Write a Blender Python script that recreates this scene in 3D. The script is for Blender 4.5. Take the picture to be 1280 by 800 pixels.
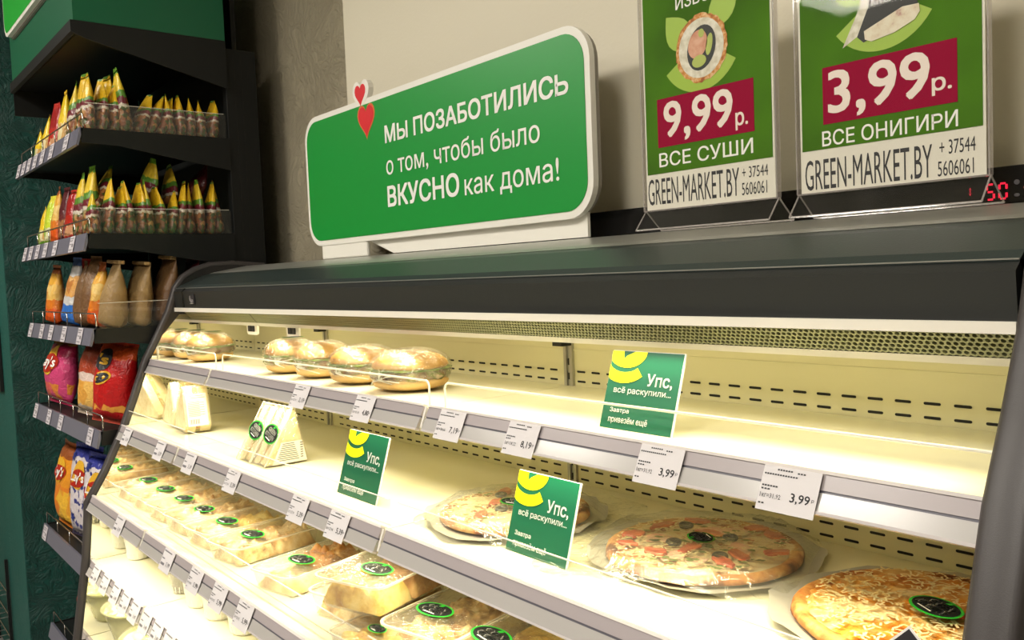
import bpy, bmesh, math, random
from mathutils import Vector, Matrix, noise

for o in list(bpy.data.objects):
    bpy.data.objects.remove(o)
SC = bpy.context.scene
COL = SC.collection
PI = math.pi

# ------------------------------------------------------------------ camera
cam_d = bpy.data.cameras.new('camera')
cam_d.sensor_fit = 'HORIZONTAL'
cam_d.sensor_width = 36.0
cam_d.lens = 36.0 * 1077.0 / 1280.0
cam_d.clip_start = 0.02
cam = bpy.data.objects.new('camera', cam_d)
COL.objects.link(cam)
cam.matrix_world = Matrix((
    (0.6326421497788977, -0.016534965278312098, 0.77426772194531, 0.0),
    (0.7734152249081158, 0.06501128946970697, -0.6305572314404257, 0.0),
    (-0.039909901070581094, 0.9977475267645273, 0.05391728581926757, 1.6),
    (0, 0, 0, 1)))
SC.camera = cam

# ------------------------------------------------------------------ world, exposure
w = bpy.data.worlds.new('world')
SC.world = w
w.use_nodes = True
w.node_tree.nodes['Background'].inputs[0].default_value = (0.85, 0.9, 1.0, 1)
w.node_tree.nodes['Background'].inputs[1].default_value = 0.16
SC.view_settings.view_transform = 'Standard'
SC.view_settings.look = 'None'
SC.view_settings.exposure = 0.0
SC.view_settings.gamma = 1.0

LAMP = 1.0
def area(name, loc, size, power, color=(1, 1, 1), rot=(0, 0, 0), spread=PI):
    l = bpy.data.lights.new(name, 'AREA')
    l.shape = 'RECTANGLE'
    l.size, l.size_y = size
    l.energy = power
    l.color = color
    l.spread = spread
    o = bpy.data.objects.new(name, l)
    o.location = loc
    o.rotation_euler = rot
    COL.objects.link(o)
    return o

WARM = (1.0, 0.90, 0.60)
# ceiling luminaires of the shop (their housings are built with the ceiling)
CEIL = [(-3.6, -1.0, 36), (-1.9, -1.1, 29), (-0.2, -1.0, 29), (-2.6, -2.8, 36), (0.2, -2.8, 30)]
for (x, y, p) in CEIL:
    area('ceiling_lamp_light', (x, y, 3.12), (0.58, 0.58), p, (1.0, 0.93, 0.82))
# tube under the canopy, tubes under the shelves
CASE_L, CASE_R = -2.545, -0.305
area('canopy_tube_light', ((CASE_L + CASE_R) / 2, 0.90, 1.500), (CASE_R - CASE_L - 0.05, 0.02), 0.7, WARM, (math.radians(0), 0, 0))
area('canopy_front_light', ((CASE_L + CASE_R) / 2, 0.815, 1.500), (CASE_R - CASE_L - 0.05, 0.012), 3.4, WARM, (math.radians(-24), 0, 0), 1.7)

# ------------------------------------------------------------------ materials
def new_mat(name):
    m = bpy.data.materials.new(name)
    m.use_nodes = True
    nt = m.node_tree
    return m, nt, nt.nodes, nt.links, nt.nodes['Principled BSDF']

def mat(name, col, rough=0.5, metal=0.0, bump=None, spec=0.5, emit=None, vary=None):
    """bump=(scale, strength); vary=(scale, color2)"""
    m, nt, N, L, P = new_mat(name)
    P.inputs['Base Color'].default_value = (*col, 1)
    P.inputs['Roughness'].default_value = rough
    P.inputs['Metallic'].default_value = metal
    P.inputs['Specular IOR Level'].default_value = spec
    tc = N.new('ShaderNodeTexCoord')
    if vary:
        n = N.new('ShaderNodeTexNoise'); n.inputs['Scale'].default_value = vary[0]; n.inputs['Detail'].default_value = 4
        L.new(tc.outputs['Object'], n.inputs['Vector'])
        r = N.new('ShaderNodeValToRGB')
        r.color_ramp.elements[0].position = 0.4; r.color_ramp.elements[1].position = 0.62
        r.color_ramp.elements[0].color = (*col, 1); r.color_ramp.elements[1].color = (*vary[1], 1)
        L.new(n.outputs['Fac'], r.inputs['Fac']); L.new(r.outputs['Color'], P.inputs['Base Color'])
    if bump:
        n = N.new('ShaderNodeTexNoise'); n.inputs['Scale'].default_value = bump[0]; n.inputs['Detail'].default_value = 5
        L.new(tc.outputs['Object'], n.inputs['Vector'])
        b = N.new('ShaderNodeBump'); b.inputs['Strength'].default_value = bump[1]; b.inputs['Distance'].default_value = 0.01
        L.new(n.outputs['Fac'], b.inputs['Height']); L.new(b.outputs['Normal'], P.inputs['Normal'])
    if emit:
        P.inputs['Emission Color'].default_value = (*emit[0], 1)
        P.inputs['Emission Strength'].default_value = emit[1]
    return m

def plaster(name, col, col2, strength=0.6, scale=9):
    """swirly trowelled plaster"""
    m, nt, N, L, P = new_mat(name)
    P.inputs['Roughness'].default_value = 0.62
    tc = N.new('ShaderNodeTexCoord')
    n1 = N.new('ShaderNodeTexNoise'); n1.inputs['Scale'].default_value = 3.5; n1.inputs['Detail'].default_value = 2
    L.new(tc.outputs['Object'], n1.inputs['Vector'])
    mx = N.new('ShaderNodeVectorMath'); mx.operation = 'MULTIPLY_ADD'
    L.new(n1.outputs['Color'], mx.inputs[0]); mx.inputs[1].default_value = (0.9, 0.9, 0.9)
    L.new(tc.outputs['Object'], mx.inputs[2])
    wv = N.new('ShaderNodeTexNoise'); wv.inputs['Scale'].default_value = scale * 2.6; wv.inputs['Detail'].default_value = 6
    wv.inputs['Roughness'].default_value = 0.6
    mp = N.new('ShaderNodeMapping'); mp.inputs['Scale'].default_value = (2.6, 2.6, 0.75); mp.inputs['Rotation'].default_value = (0.5, 0.5, 0.6)
    L.new(mx.outputs[0], mp.inputs['Vector']); L.new(mp.outputs[0], wv.inputs['Vector'])
    r = N.new('ShaderNodeValToRGB'); r.color_ramp.elements[0].position = 0.42; r.color_ramp.elements[1].position = 0.60
    L.new(wv.outputs['Fac'], r.inputs['Fac'])
    b = N.new('ShaderNodeBump'); b.inputs['Strength'].default_value = strength; b.inputs['Distance'].default_value = 0.006
    L.new(r.outputs['Color'], b.inputs['Height']); L.new(b.outputs['Normal'], P.inputs['Normal'])
    c = N.new('ShaderNodeMixRGB'); c.inputs[1].default_value = (*col, 1); c.inputs[2].default_value = (*col2, 1)
    L.new(n1.outputs['Fac'], c.inputs[0]); L.new(c.outputs[0], P.inputs['Base Color'])
    return m

def film(name, tint=(1, 1, 1), opacity=0.2, rough=0.12, bump=(40, 0.5), col=(0.9, 0.9, 0.88), gloss=0.12):
    """clear plastic: see-through with a weak body colour and a gloss"""
    m = bpy.data.materials.new(name); m.use_nodes = True
    nt = m.node_tree; N, L = nt.nodes, nt.links; N.clear()
    out = N.new('ShaderNodeOutputMaterial')
    tr = N.new('ShaderNodeBsdfTransparent'); tr.inputs[0].default_value = (*tint, 1)
    df = N.new('ShaderNodeBsdfDiffuse'); df.inputs[0].default_value = (*col, 1)
    gl = N.new('ShaderNodeBsdfGlossy'); gl.inputs['Roughness'].default_value = rough; gl.inputs[0].default_value = (1, 1, 1, 1)
    m1 = N.new('ShaderNodeMixShader'); m1.inputs[0].default_value = opacity
    L.new(tr.outputs[0], m1.inputs[1]); L.new(df.outputs[0], m1.inputs[2])
    fr = N.new('ShaderNodeLayerWeight'); fr.inputs['Blend'].default_value = 0.5
    pw = N.new('ShaderNodeMath'); pw.operation = 'POWER'; pw.inputs[1].default_value = 4.0
    L.new(fr.outputs['Facing'], pw.inputs[0])
    ad = N.new('ShaderNodeMath'); ad.operation = 'MULTIPLY_ADD'; ad.inputs[1].default_value = 0.45; ad.inputs[2].default_value = gloss * 0.6 + 0.02; ad.use_clamp = True
    L.new(pw.outputs[0], ad.inputs[0])
    m2 = N.new('ShaderNodeMixShader'); L.new(ad.outputs[0], m2.inputs[0])
    L.new(m1.outputs[0], m2.inputs[1]); L.new(gl.outputs[0], m2.inputs[2])
    if bump:
        tc = N.new('ShaderNodeTexCoord')
        n = N.new('ShaderNodeTexNoise'); n.inputs['Scale'].default_value = bump[0]; n.inputs['Detail'].default_value = 3
        n.inputs['Distortion'].default_value = 1.5
        L.new(tc.outputs['Object'], n.inputs['Vector'])
        b = N.new('ShaderNodeBump'); b.inputs['Strength'].default_value = bump[1]; b.inputs['Distance'].default_value = 0.01
        L.new(n.outputs['Fac'], b.inputs['Height'])
        L.new(b.outputs['Normal'], gl.inputs['Normal']); L.new(b.outputs['Normal'], fr.inputs['Normal'])
    L.new(m2.outputs[0], out.inputs[0])
    return m

def speckle(name, cols, scale=30, rough=0.6, bump=0.4, kind='noise', space='Object', detail=4, dist=0.0, pos=None, spec=0.4):
    """several colours mixed through one noise"""
    m, nt, N, L, P = new_mat(name)
    P.inputs['Roughness'].default_value = rough
    P.inputs['Specular IOR Level'].default_value = spec
    tc = N.new('ShaderNodeTexCoord')
    if kind == 'noise':
        n = N.new('ShaderNodeTexNoise'); n.inputs['Detail'].default_value = detail; n.inputs['Distortion'].default_value = dist
    else:
        n = N.new('ShaderNodeTexVoronoi')
    n.inputs['Scale'].default_value = scale
    L.new(tc.outputs[space], n.inputs['Vector'])
    r = N.new('ShaderNodeValToRGB')
    e = r.color_ramp.elements
    k = len(cols)
    e[0].color = (*cols[0], 1); e[1].color = (*cols[-1], 1)
    p = pos or [0.34 + 0.32 * i / (k - 1) for i in range(k)]
    e[0].position = p[0]; e[1].position = p[-1]
    for i in range(1, k - 1):
        q = e.new(p[i]); q.color = (*cols[i], 1)
    if kind == 'voronoi':
        s = N.new('ShaderNodeSeparateColor'); L.new(n.outputs['Color'], s.inputs[0]); L.new(s.outputs[0], r.inputs['Fac'])
        h = n.outputs['Distance']
    else:
        L.new(n.outputs['Fac'], r.inputs['Fac']); h = n.outputs['Fac']
    L.new(r.outputs['Color'], P.inputs['Base Color'])
    if bump:
        b = N.new('ShaderNodeBump'); b.inputs['Strength'].default_value = bump; b.inputs['Distance'].default_value = 0.008
        L.new(h, b.inputs['Height']); L.new(b.outputs['Normal'], P.inputs['Normal'])
    return m

M = {}
M['cream'] = mat('cream_enamel', (0.68, 0.64, 0.40), 0.38)
M['cream_shelf'] = mat('cream_shelf_enamel', (0.74, 0.70, 0.50), 0.3)
M['black_slot'] = mat('dark_slot', (0.01, 0.01, 0.008), 0.8)
M['canopy'] = mat('canopy_dark_enamel', (0.022, 0.024, 0.023), 0.42, bump=(400, 0.05))
M['canopy_green'] = mat('canopy_upper_enamel', (0.028, 0.040, 0.038), 0.36, bump=(400, 0.05))
M['top_metal'] = mat('canopy_top_metal', (0.42, 0.42, 0.38), 0.34, 0.6, bump=(300, 0.04))
M['white_trim'] = mat('white_trim', (0.80, 0.77, 0.70), 0.4)
M['comb'] = mat('honeycomb_plastic', (0.26, 0.27, 0.16), 0.5)
M['comb_back'] = mat('honeycomb_dark_inside', (0.10, 0.10, 0.045), 0.8)
M['side_dark'] = mat('side_frame_plastic', (0.050, 0.044, 0.044), 0.42, bump=(900, 0.05))
M['side_outer'] = mat('side_outer_panel', (0.022, 0.02, 0.02), 0.5)
M['mirror'] = mat('mirror_lining', (0.90, 0.90, 0.86), 0.015, 1.0)
M['rail'] = mat('price_rail_plastic', (0.42, 0.375, 0.385), 0.22, 0.0, spec=0.7)
M['rail_lip'] = mat('price_rail_lip', (0.62, 0.58, 0.58), 0.25)
M['rail_dark'] = mat('price_rail_groove', (0.10, 0.095, 0.12), 0.35)
M['rail_low'] = mat('price_rail_lower_strip', (0.46, 0.44, 0.42), 0.2, spec=0.7)
M['wire_white'] = mat('white_coated_wire', (0.85, 0.82, 0.68), 0.3)
M['chrome'] = mat('chrome_wire', (0.62, 0.60, 0.56), 0.22, 1.0)
M['steel'] = mat('upright_steel', (0.45, 0.44, 0.38), 0.35, 0.7)
M['acrylic'] = film('clear_acrylic', (0.985, 0.985, 0.97), 0.015, 0.03, None, gloss=0.0)
M['acrylic_edge'] = film('acrylic_edge', (1, 1, 1), 0.62, 0.1, None, (0.9, 0.88, 0.78), 0.1)
M['paper'] = mat('white_paper', (0.74, 0.71, 0.72), 0.6)
M['paper_cream'] = mat('cream_label_paper', (0.78, 0.75, 0.66), 0.6)
M['ink'] = mat('black_ink', (0.02, 0.02, 0.025), 0.5)
M['ink_grey'] = mat('grey_ink', (0.20, 0.19, 0.21), 0.5)
M['tube'] = mat('light_tube', (1, 0.95, 0.8), 0.4, emit=((1.0, 0.93, 0.70), 3.0))
M['black_plastic'] = mat('black_plastic', (0.008, 0.008, 0.009), 0.22)
M['led'] = mat('red_led_digits', (0.3, 0.0, 0.01), 0.4, emit=((1.0, 0.02, 0.06), 1.1))
M['led_dim'] = mat('dim_led', (0.15, 0.1, 0.08), 0.4, emit=((1.0, 0.2, 0.05), 0.25))
M['rack_black'] = mat('gondola_black_enamel', (0.009, 0.010, 0.010), 0.5, spec=0.3)
M['rack_green'] = mat('header_green_enamel', (0.003, 0.115, 0.052), 0.4)
M['rack_rail'] = mat('gondola_price_rail', (0.15, 0.15, 0.20), 0.3, spec=0.6)
M['rack_label'] = mat('gondola_label_paper', (0.62, 0.58, 0.62), 0.5)
M['sign_white'] = mat('sign_white_foam', (0.86, 0.84, 0.77), 0.45)
M['sign_edge'] = mat('sign_cut_edge', (0.30, 0.28, 0.24), 0.6)
M['sign_green'] = mat('sign_green', (0.005, 0.30, 0.04), 0.38)
M['sign_green_b'] = mat('header_sign_green', (0.01, 0.42, 0.035), 0.38)
M['text_white'] = mat('printed_white', (0.90, 0.89, 0.85), 0.5)
M['heart'] = mat('printed_red', (0.72, 0.02, 0.03), 0.4)
M['heart_edge'] = mat('printed_orange', (0.75, 0.18, 0.05), 0.4)
M['leaf'] = mat('printed_leaf_green', (0.32, 0.50, 0.03), 0.4)
M['leaf_yellow'] = mat('printed_lime', (0.80, 0.84, 0.0), 0.4)
M['card_green'] = mat('card_green', (0.006, 0.115, 0.055), 0.35)
M['poster_green'] = mat('poster_green', (0.050, 0.140, 0.008), 0.7, spec=0.1, vary=(5, (0.075, 0.215, 0.010)))
M['crimson'] = mat('printed_crimson', (0.30, 0.002, 0.035), 0.7, spec=0.1)
M['price_pink'] = mat('printed_pale', (0.84, 0.74, 0.66), 0.4)
M['sheet_edge'] = film('acrylic_stand_edge', (1, 1, 1), 0.35, 0.08, None, (0.75, 0.68, 0.66), 0.25)
M['stand_acrylic'] = film('acrylic_stand', (0.985, 0.985, 0.975), 0.004, 0.03, None, gloss=-0.02)
M['panko'] = speckle('printed_crumbs', [(0.35, 0.09, 0.01), (0.62, 0.25, 0.04), (0.75, 0.5, 0.25)], 160, 0.5, 0)
M['rice'] = speckle('printed_rice', [(0.6, 0.56, 0.42), (0.82, 0.79, 0.68)], 120, 0.5, 0)
M['rice_pink'] = speckle('printed_rice_pink', [(0.45, 0.2, 0.18), (0.72, 0.62, 0.45), (0.80, 0.74, 0.58)], 90, 0.5, 0, pos=[0.3, 0.42, 0.6])
M['salmon'] = speckle('printed_salmon', [(0.55, 0.20, 0.10), (0.72, 0.42, 0.28)], 60, 0.5, 0)
M['avocado'] = mat('printed_avocado', (0.42, 0.50, 0.10), 0.5)
M['nori'] = mat('printed_nori', (0.012, 0.014, 0.012), 0.5)
M['crust'] = speckle('pizza_crust', [(0.12, 0.025, 0.006), (0.40, 0.13, 0.025), (0.58, 0.29, 0.08), (0.68, 0.43, 0.17)], 30, 0.6, 0.8, pos=[0.36, 0.46, 0.56, 0.68])
M['crust_low'] = mat('pizza_base_dough', (0.70, 0.52, 0.28), 0.7)
M['cheese'] = speckle('pizza_cheese', [(0.30, 0.04, 0.01), (0.55, 0.20, 0.06), (0.72, 0.52, 0.28), (0.80, 0.68, 0.44)], 30, 0.45, 0.9, detail=7, dist=0.8, pos=[0.35, 0.43, 0.50, 0.62])
M['cheese_bake'] = speckle('browned_pizza_cheese', [(0.45, 0.12, 0.012), (0.64, 0.25, 0.03), (0.72, 0.42, 0.13), (0.78, 0.60, 0.30)], 18, 0.4, 0.9, detail=7, dist=1.2, pos=[0.34, 0.43, 0.51, 0.60])
M['shred'] = mat('cheese_shreds', (0.78, 0.64, 0.34), 0.5)
M['tomato'] = mat('tomato_slice', (0.42, 0.04, 0.015), 0.35, vary=(60, (0.62, 0.15, 0.05)))
M['ham'] = mat('ham_piece', (0.70, 0.36, 0.25), 0.45, vary=(30, (0.76, 0.50, 0.36)))
M['olive'] = mat('olive_slice', (0.035, 0.03, 0.028), 0.35)
M['herb'] = mat('green_herbs', (0.13, 0.18, 0.03), 0.6)
M['foil'] = mat('grey_bake_paper', (0.42, 0.41, 0.36), 0.38, 0.25, bump=(14, 0.35))
M['wrap'] = film('crinkled_clear_bag', (0.98, 0.98, 0.95), 0.085, 0.13, (30, 0.9), (0.62, 0.61, 0.50), 0.10)
M['film'] = film('stretched_clear_film', (0.99, 0.98, 0.95), 0.06, 0.12, (55, 1.0), (0.85, 0.8, 0.66), 0.14)
M['tray'] = film('clear_tray_plastic', (0.98, 0.975, 0.94), 0.16, 0.10, (25, 0.35), (0.85, 0.80, 0.66), 0.05)
M['rim'] = film('tray_rim_plastic', (1, 1, 1), 0.5, 0.12, None, (0.88, 0.83, 0.70), 0.12)
M['sticker'] = mat('black_sticker', (0.014, 0.016, 0.015), 0.8, spec=0.15)
M['sticker_rim'] = mat('green_sticker_rim', (0.03, 0.45, 0.04), 0.6, spec=0.2)
M['bun_top'] = speckle('baked_bun_top', [(0.34, 0.13, 0.012), (0.60, 0.32, 0.04), (0.74, 0.48, 0.13)], 11, 0.4, 0.15)
M['bun_low'] = speckle('bun_bottom', [(0.50, 0.28, 0.08), (0.70, 0.48, 0.20)], 14, 0.5, 0.2)
M['sesame'] = mat('sesame_seed', (0.85, 0.74, 0.50), 0.5)
M['filling'] = speckle('burger_filling', [(0.05, 0.03, 0.02), (0.22, 0.12, 0.07), (0.14, 0.17, 0.03), (0.55, 0.42, 0.28)], 45, 0.6, 1.0, detail=6)
M['lettuce'] = speckle('lettuce', [(0.06, 0.12, 0.02), (0.3, 0.4, 0.1)], 60, 0.5, 0.5)
M['bread'] = speckle('white_bread', [(0.66, 0.52, 0.28), (0.80, 0.70, 0.46)], 40, 0.7, 0.4)
M['toast'] = speckle('toasted_crumb', [(0.40, 0.22, 0.08), (0.70, 0.52, 0.30), (0.82, 0.72, 0.50)], 55, 0.7, 0.7)
M['sand_fill'] = speckle('sandwich_filling', [(0.34, 0.13, 0.04), (0.60, 0.34, 0.10), (0.30, 0.28, 0.06), (0.70, 0.58, 0.34)], 70, 0.6, 0.8)
M['food_a'] = speckle('mashed_potato', [(0.42, 0.22, 0.03), (0.66, 0.44, 0.09), (0.78, 0.62, 0.24)], 26, 0.5, 0.9)
M['food_b'] = speckle('fried_cutlet', [(0.20, 0.07, 0.015), (0.42, 0.19, 0.05), (0.60, 0.36, 0.14)], 30, 0.55, 1.0)
M['food_c'] = speckle('rice_and_chicken', [(0.26, 0.12, 0.03), (0.55, 0.34, 0.12), (0.76, 0.60, 0.34)], 42, 0.55, 1.0, pos=[0.36, 0.5, 0.62])
M['food_d'] = speckle('layered_flatbread', [(0.36, 0.17, 0.05), (0.62, 0.40, 0.16), (0.76, 0.60, 0.36)], 22, 0.6, 0.9, pos=[0.36, 0.5, 0.64])
M['salad'] = speckle('mixed_salad', [(0.10, 0.20, 0.03), (0.62, 0.62, 0.14), (0.84, 0.82, 0.62), (0.86, 0.80, 0.3)], 45, 0.5, 1.0)
M['cup'] = mat('white_cup_plastic', (0.84, 0.82, 0.74), 0.35)
M['cup_clear'] = film('clear_cup_plastic', (1, 1, 1), 0.25, 0.1, None, (0.9, 0.88, 0.8), 0.06)
M['choco'] = mat('dark_dessert', (0.05, 0.022, 0.02), 0.5)
M['text_label'] = mat('label_ink', (0.18, 0.16, 0.14), 0.6)
M['lens'] = mat('lamp_diffuser', (1, 1, 1), 0.5, emit=((1.0, 0.94, 0.86), 10.0))
M['ceil'] = mat('ceiling_paint', (0.55, 0.53, 0.5), 0.8)
M['floor'] = mat('floor_tile', (0.30, 0.29, 0.27), 0.35)
M['green_plaster'] = plaster('green_plaster', (0.004, 0.070, 0.056), (0.006, 0.088, 0.070), 1.0, 7)
M['green_plaster_lit'] = plaster('green_plaster_front_lit', (0.006, 0.090, 0.072), (0.008, 0.11, 0.088), 0.4, 10)  # same green made paler: light on the front face put into its colour
M['beige_plaster'] = plaster('beige_plaster', (0.42, 0.37, 0.26), (0.48, 0.43, 0.31), 0.7, 7)
M['cream_wall'] = mat('cream_wall_paint', (0.76, 0.71, 0.56), 0.5, bump=(150, 0.05))

# ------------------------------------------------------------------ mesh helpers
class MB:
    def __init__(s):
        s.v = []; s.f = []; s.m = []
    def add(s, vs, fs, mi=0):
        k = len(s.v)
        s.v += [tuple(v) for v in vs]
        s.f += [tuple(i + k for i in f) for f in fs]
        s.m += [mi] * len(fs)
        return s
    def box(s, x0, x1, y0, y1, z0, z1, mi=0):
        vs = [(x, y, z) for x in (x0, x1) for y in (y0, y1) for z in (z0, z1)]
        return s.add(vs, [(0, 1, 3, 2), (4, 6, 7, 5), (0, 4, 5, 1), (2, 3, 7, 6), (0, 2, 6, 4), (1, 5, 7, 3)], mi)
    def prism_x(s, prof, x0, x1, mi=0):
        n = len(prof)
        vs = [(x0, y, z) for y, z in prof] + [(x1, y, z) for y, z in prof]
        fs = [tuple(range(n))[::-1], tuple(range(n, 2 * n))]
        fs += [(i, (i + 1) % n, n + (i + 1) % n, n + i) for i in range(n)]
        return s.add(vs, fs, mi)
    def plate_y(s, pts, y0, y1, mi=0):
        """outline in (x,z) extruded along y"""
        n = len(pts)
        vs = [(x, y0, z) for x, z in pts] + [(x, y1, z) for x, z in pts]
        fs = [tuple(range(n)), tuple(range(n, 2 * n))[::-1]]
        fs += [(i, n + i, n + (i + 1) % n, (i + 1) % n) for i in range(n)]
        return s.add(vs, fs, mi)
    def plate_z(s, pts, z0, z1, mi=0):
        n = len(pts)
        vs = [(x, y, z0) for x, y in pts] + [(x, y, z1) for x, y in pts]
        fs = [tuple(range(n))[::-1], tuple(range(n, 2 * n))]
        fs += [(i, (i + 1) % n, n + (i + 1) % n, n + i) for i in range(n)]
        return s.add(vs, fs, mi)
    def tube(s, pts, r, n=8, mi=0):
        pts = [Vector(p) for p in pts]
        rings = []
        for i, p in enumerate(pts):
            d = (pts[min(i + 1, len(pts) - 1)] - pts[max(i - 1, 0)]).normalized()
            u = d.cross(Vector((0.13, 0.27, 0.95)))
            if u.length < 1e-3: u = d.cross(Vector((1, 0, 0)))
            u.normalize(); q = d.cross(u)
            rings.append([p + u * r * math.cos(2 * PI * k / n) + q * r * math.sin(2 * PI * k / n) for k in range(n)])
        vs = [v for R_ in rings for v in R_]
        fs = []
        for i in range(len(rings) - 1):
            for k in range(n):
                a = i * n + k; b = i * n + (k + 1) % n
                fs.append((a, b, b + n, a + n))
        fs.append(tuple(range(n))[::-1]); fs.append(tuple(range(len(vs) - n, len(vs))))
        return s.add(vs, fs, mi)
    def lathe(s, prof, n=24, c=(0, 0, 0), mi=0, sx=1, sy=1, wob=None):
        vs = []; k = len(prof)
        for i in range(n):
            a = 2 * PI * i / n
            for (r, z) in prof:
                rr = r * (1 + (wob(a, z) if wob else 0))
                vs.append((c[0] + rr * math.cos(a) * sx, c[1] + rr * math.sin(a) * sy, c[2] + z))
        fs = []
        for i in range(n):
            j = (i + 1) % n
            for q in range(k - 1):
                fs.append((i * k + q, j * k + q, j * k + q + 1, i * k + q + 1))
        return s.add(vs, fs, mi)

def obj(name, mb, mats, parent=None, smooth=False, bevel=0, loc=None, rot=None, seg=2):
    """links ONE mesh object; a part is given in its parent's local space"""
    me = bpy.data.meshes.new(name)
    me.from_pydata(mb.v, [], mb.f)
    if not isinstance(mats, (list, tuple)): mats = [mats]
    for m in mats: me.materials.append(m)
    me.polygons.foreach_set('material_index', mb.m)
    bm = bmesh.new(); bm.from_mesh(me)
    bmesh.ops.remove_doubles(bm, verts=bm.verts, dist=1e-6)
    bmesh.ops.recalc_face_normals(bm, faces=bm.faces)
    if bevel:
        es = [e for e in bm.edges if len(e.link_faces) == 2 and e.calc_face_angle(0) > 0.5]
        bmesh.ops.bevel(bm, geom=es, offset=bevel, segments=seg, affect='EDGES', profile=0.5)
    bm.to_mesh(me); bm.free()
    if smooth:
        me.polygons.foreach_set('use_smooth', [True] * len(me.polygons))
    me.update()
    o = bpy.data.objects.new(name, me)
    COL.objects.link(o)
    if parent: o.parent = parent
    if loc: o.location = loc
    if rot: o.rotation_euler = rot
    return o

def tag(o, label=None, cat=None, group=None, kind=None):
    if label: o['label'] = label
    if cat: o['category'] = cat
    if group: o['group'] = group
    if kind: o['kind'] = kind
    return o

def thing(name, label, cat, loc=(0, 0, 0), rz=0, group=None):
    o = bpy.data.objects.new(name, None)
    o.empty_display_size = 0.05
    COL.objects.link(o)
    o.location = loc; o.rotation_euler = (0, 0, rz)
    return tag(o, label, cat, group)

KIDS = {}
def kids(o):
    return [c for c in bpy.data.objects if c.parent == o]

def dup(root, loc, rot=None, label=None, group=None, scale=None):
    r = root.copy(); COL.objects.link(r); r.location = loc
    if rot is not None: r.rotation_euler = rot if isinstance(rot, tuple) else (0, 0, rot)
    if scale is not None: r.scale = scale
    if label: r['label'] = label
    if group: r['group'] = group
    for ch in kids(root):
        c = ch.copy(); COL.objects.link(c); c.parent = r
        for g in kids(ch):
            d = g.copy(); COL.objects.link(d); d.parent = c
    return r

def struct(name, mb, m, smooth=False):
    o = obj(name, mb, m, None, smooth); o['kind'] = 'structure'
    return o

def raw_text(body, res):
    cu = bpy.data.curves.new('t', 'FONT'); cu.body = body; cu.size = 1.0
    cu.resolution_u = res; cu.fill_mode = 'FRONT'
    ob = bpy.data.objects.new('t', cu); COL.objects.link(ob)
    dg = bpy.context.evaluated_depsgraph_get()
    me = bpy.data.meshes.new_from_object(ob.evaluated_get(dg))
    vs = [(v.co.x, v.co.y) for v in me.vertices]; fs = [tuple(p.vertices) for p in me.polygons]
    bpy.data.objects.remove(ob); bpy.data.curves.remove(cu); bpy.data.meshes.remove(me)
    return vs, fs
GL_ = {}
def width_of(t):
    vs, _ = raw_text(t, 1)
    return max(v[0] for v in vs) - min(v[0] for v in vs)
def soft_sign(x, h, wd, st):
    """stem with a closed bowl, drawn as strips"""
    vs = [(x, 0), (x + st, 0), (x + st, h), (x, h)]; fs = [(0, 1, 2, 3)]
    bh = h * 0.60; r = bh / 2; cx = x + wd - r
    out = [(x + st * .5, 0)] + [(cx + r * math.sin(PI * i / 12), r - r * math.cos(PI * i / 12)) for i in range(13)] + [(x + st * .5, bh)]
    q = r - st * .85
    inn = [(x + st * .5, st * .85)] + [(cx + q * math.sin(PI * i / 12), r - q * math.cos(PI * i / 12)) for i in range(13)] + [(x + st * .5, bh - st * .85)]
    k = len(vs); n = len(out)
    vs += out + inn
    fs += [(k + i, k + i + 1, k + n + i + 1, k + n + i) for i in range(n - 1)]
    return vs, fs
def glyph(c, res):
    key = (c, res)
    if key in GL_: return GL_[key]
    if c == ' ':
        GL_[key] = ([], [], 0.27); return GL_[key]
    adv = width_of('H' + c + 'H') - width_of('HH')
    if c in 'ЬьЫыР':
        hh = max(v[1] for v in raw_text('H' if c in 'ЬЫР' else 'н', 1)[0])
        st = hh * (0.135 if c in 'ЬЫ' else 0.165); m_ = adv * 0.10
        if c == 'Р':
            st = hh * 0.135; vs, fs = soft_sign(adv * 0.12, hh, adv * 0.80, st)
            vs = [(a, hh - b) for a, b in vs]
        elif c in 'Ьь':
            vs, fs = soft_sign(m_, hh, adv - 1.6 * m_, st)
        else:
            vs, fs = soft_sign(m_, hh, adv * 0.60, st); k = len(vs)
            x = adv - m_ - st; vs += [(x, 0), (x + st, 0), (x + st, hh), (x, hh)]; fs.append((k, k + 1, k + 2, k + 3))
    else:
        vs, fs = raw_text(c, res)
    GL_[key] = (vs, fs, adv)
    return GL_[key]
def text_mb(body, bold=0.0, res=3):
    V, F, x = [], [], 0.0
    for c in body:
        vs, fs, adv = glyph(c, res)
        k = len(V)
        V += [Vector((a + x, b, 0)) for a, b in vs]; F += [tuple(i + k for i in f) for f in fs]
        x += adv
    return V, F
TC = {}
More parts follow.
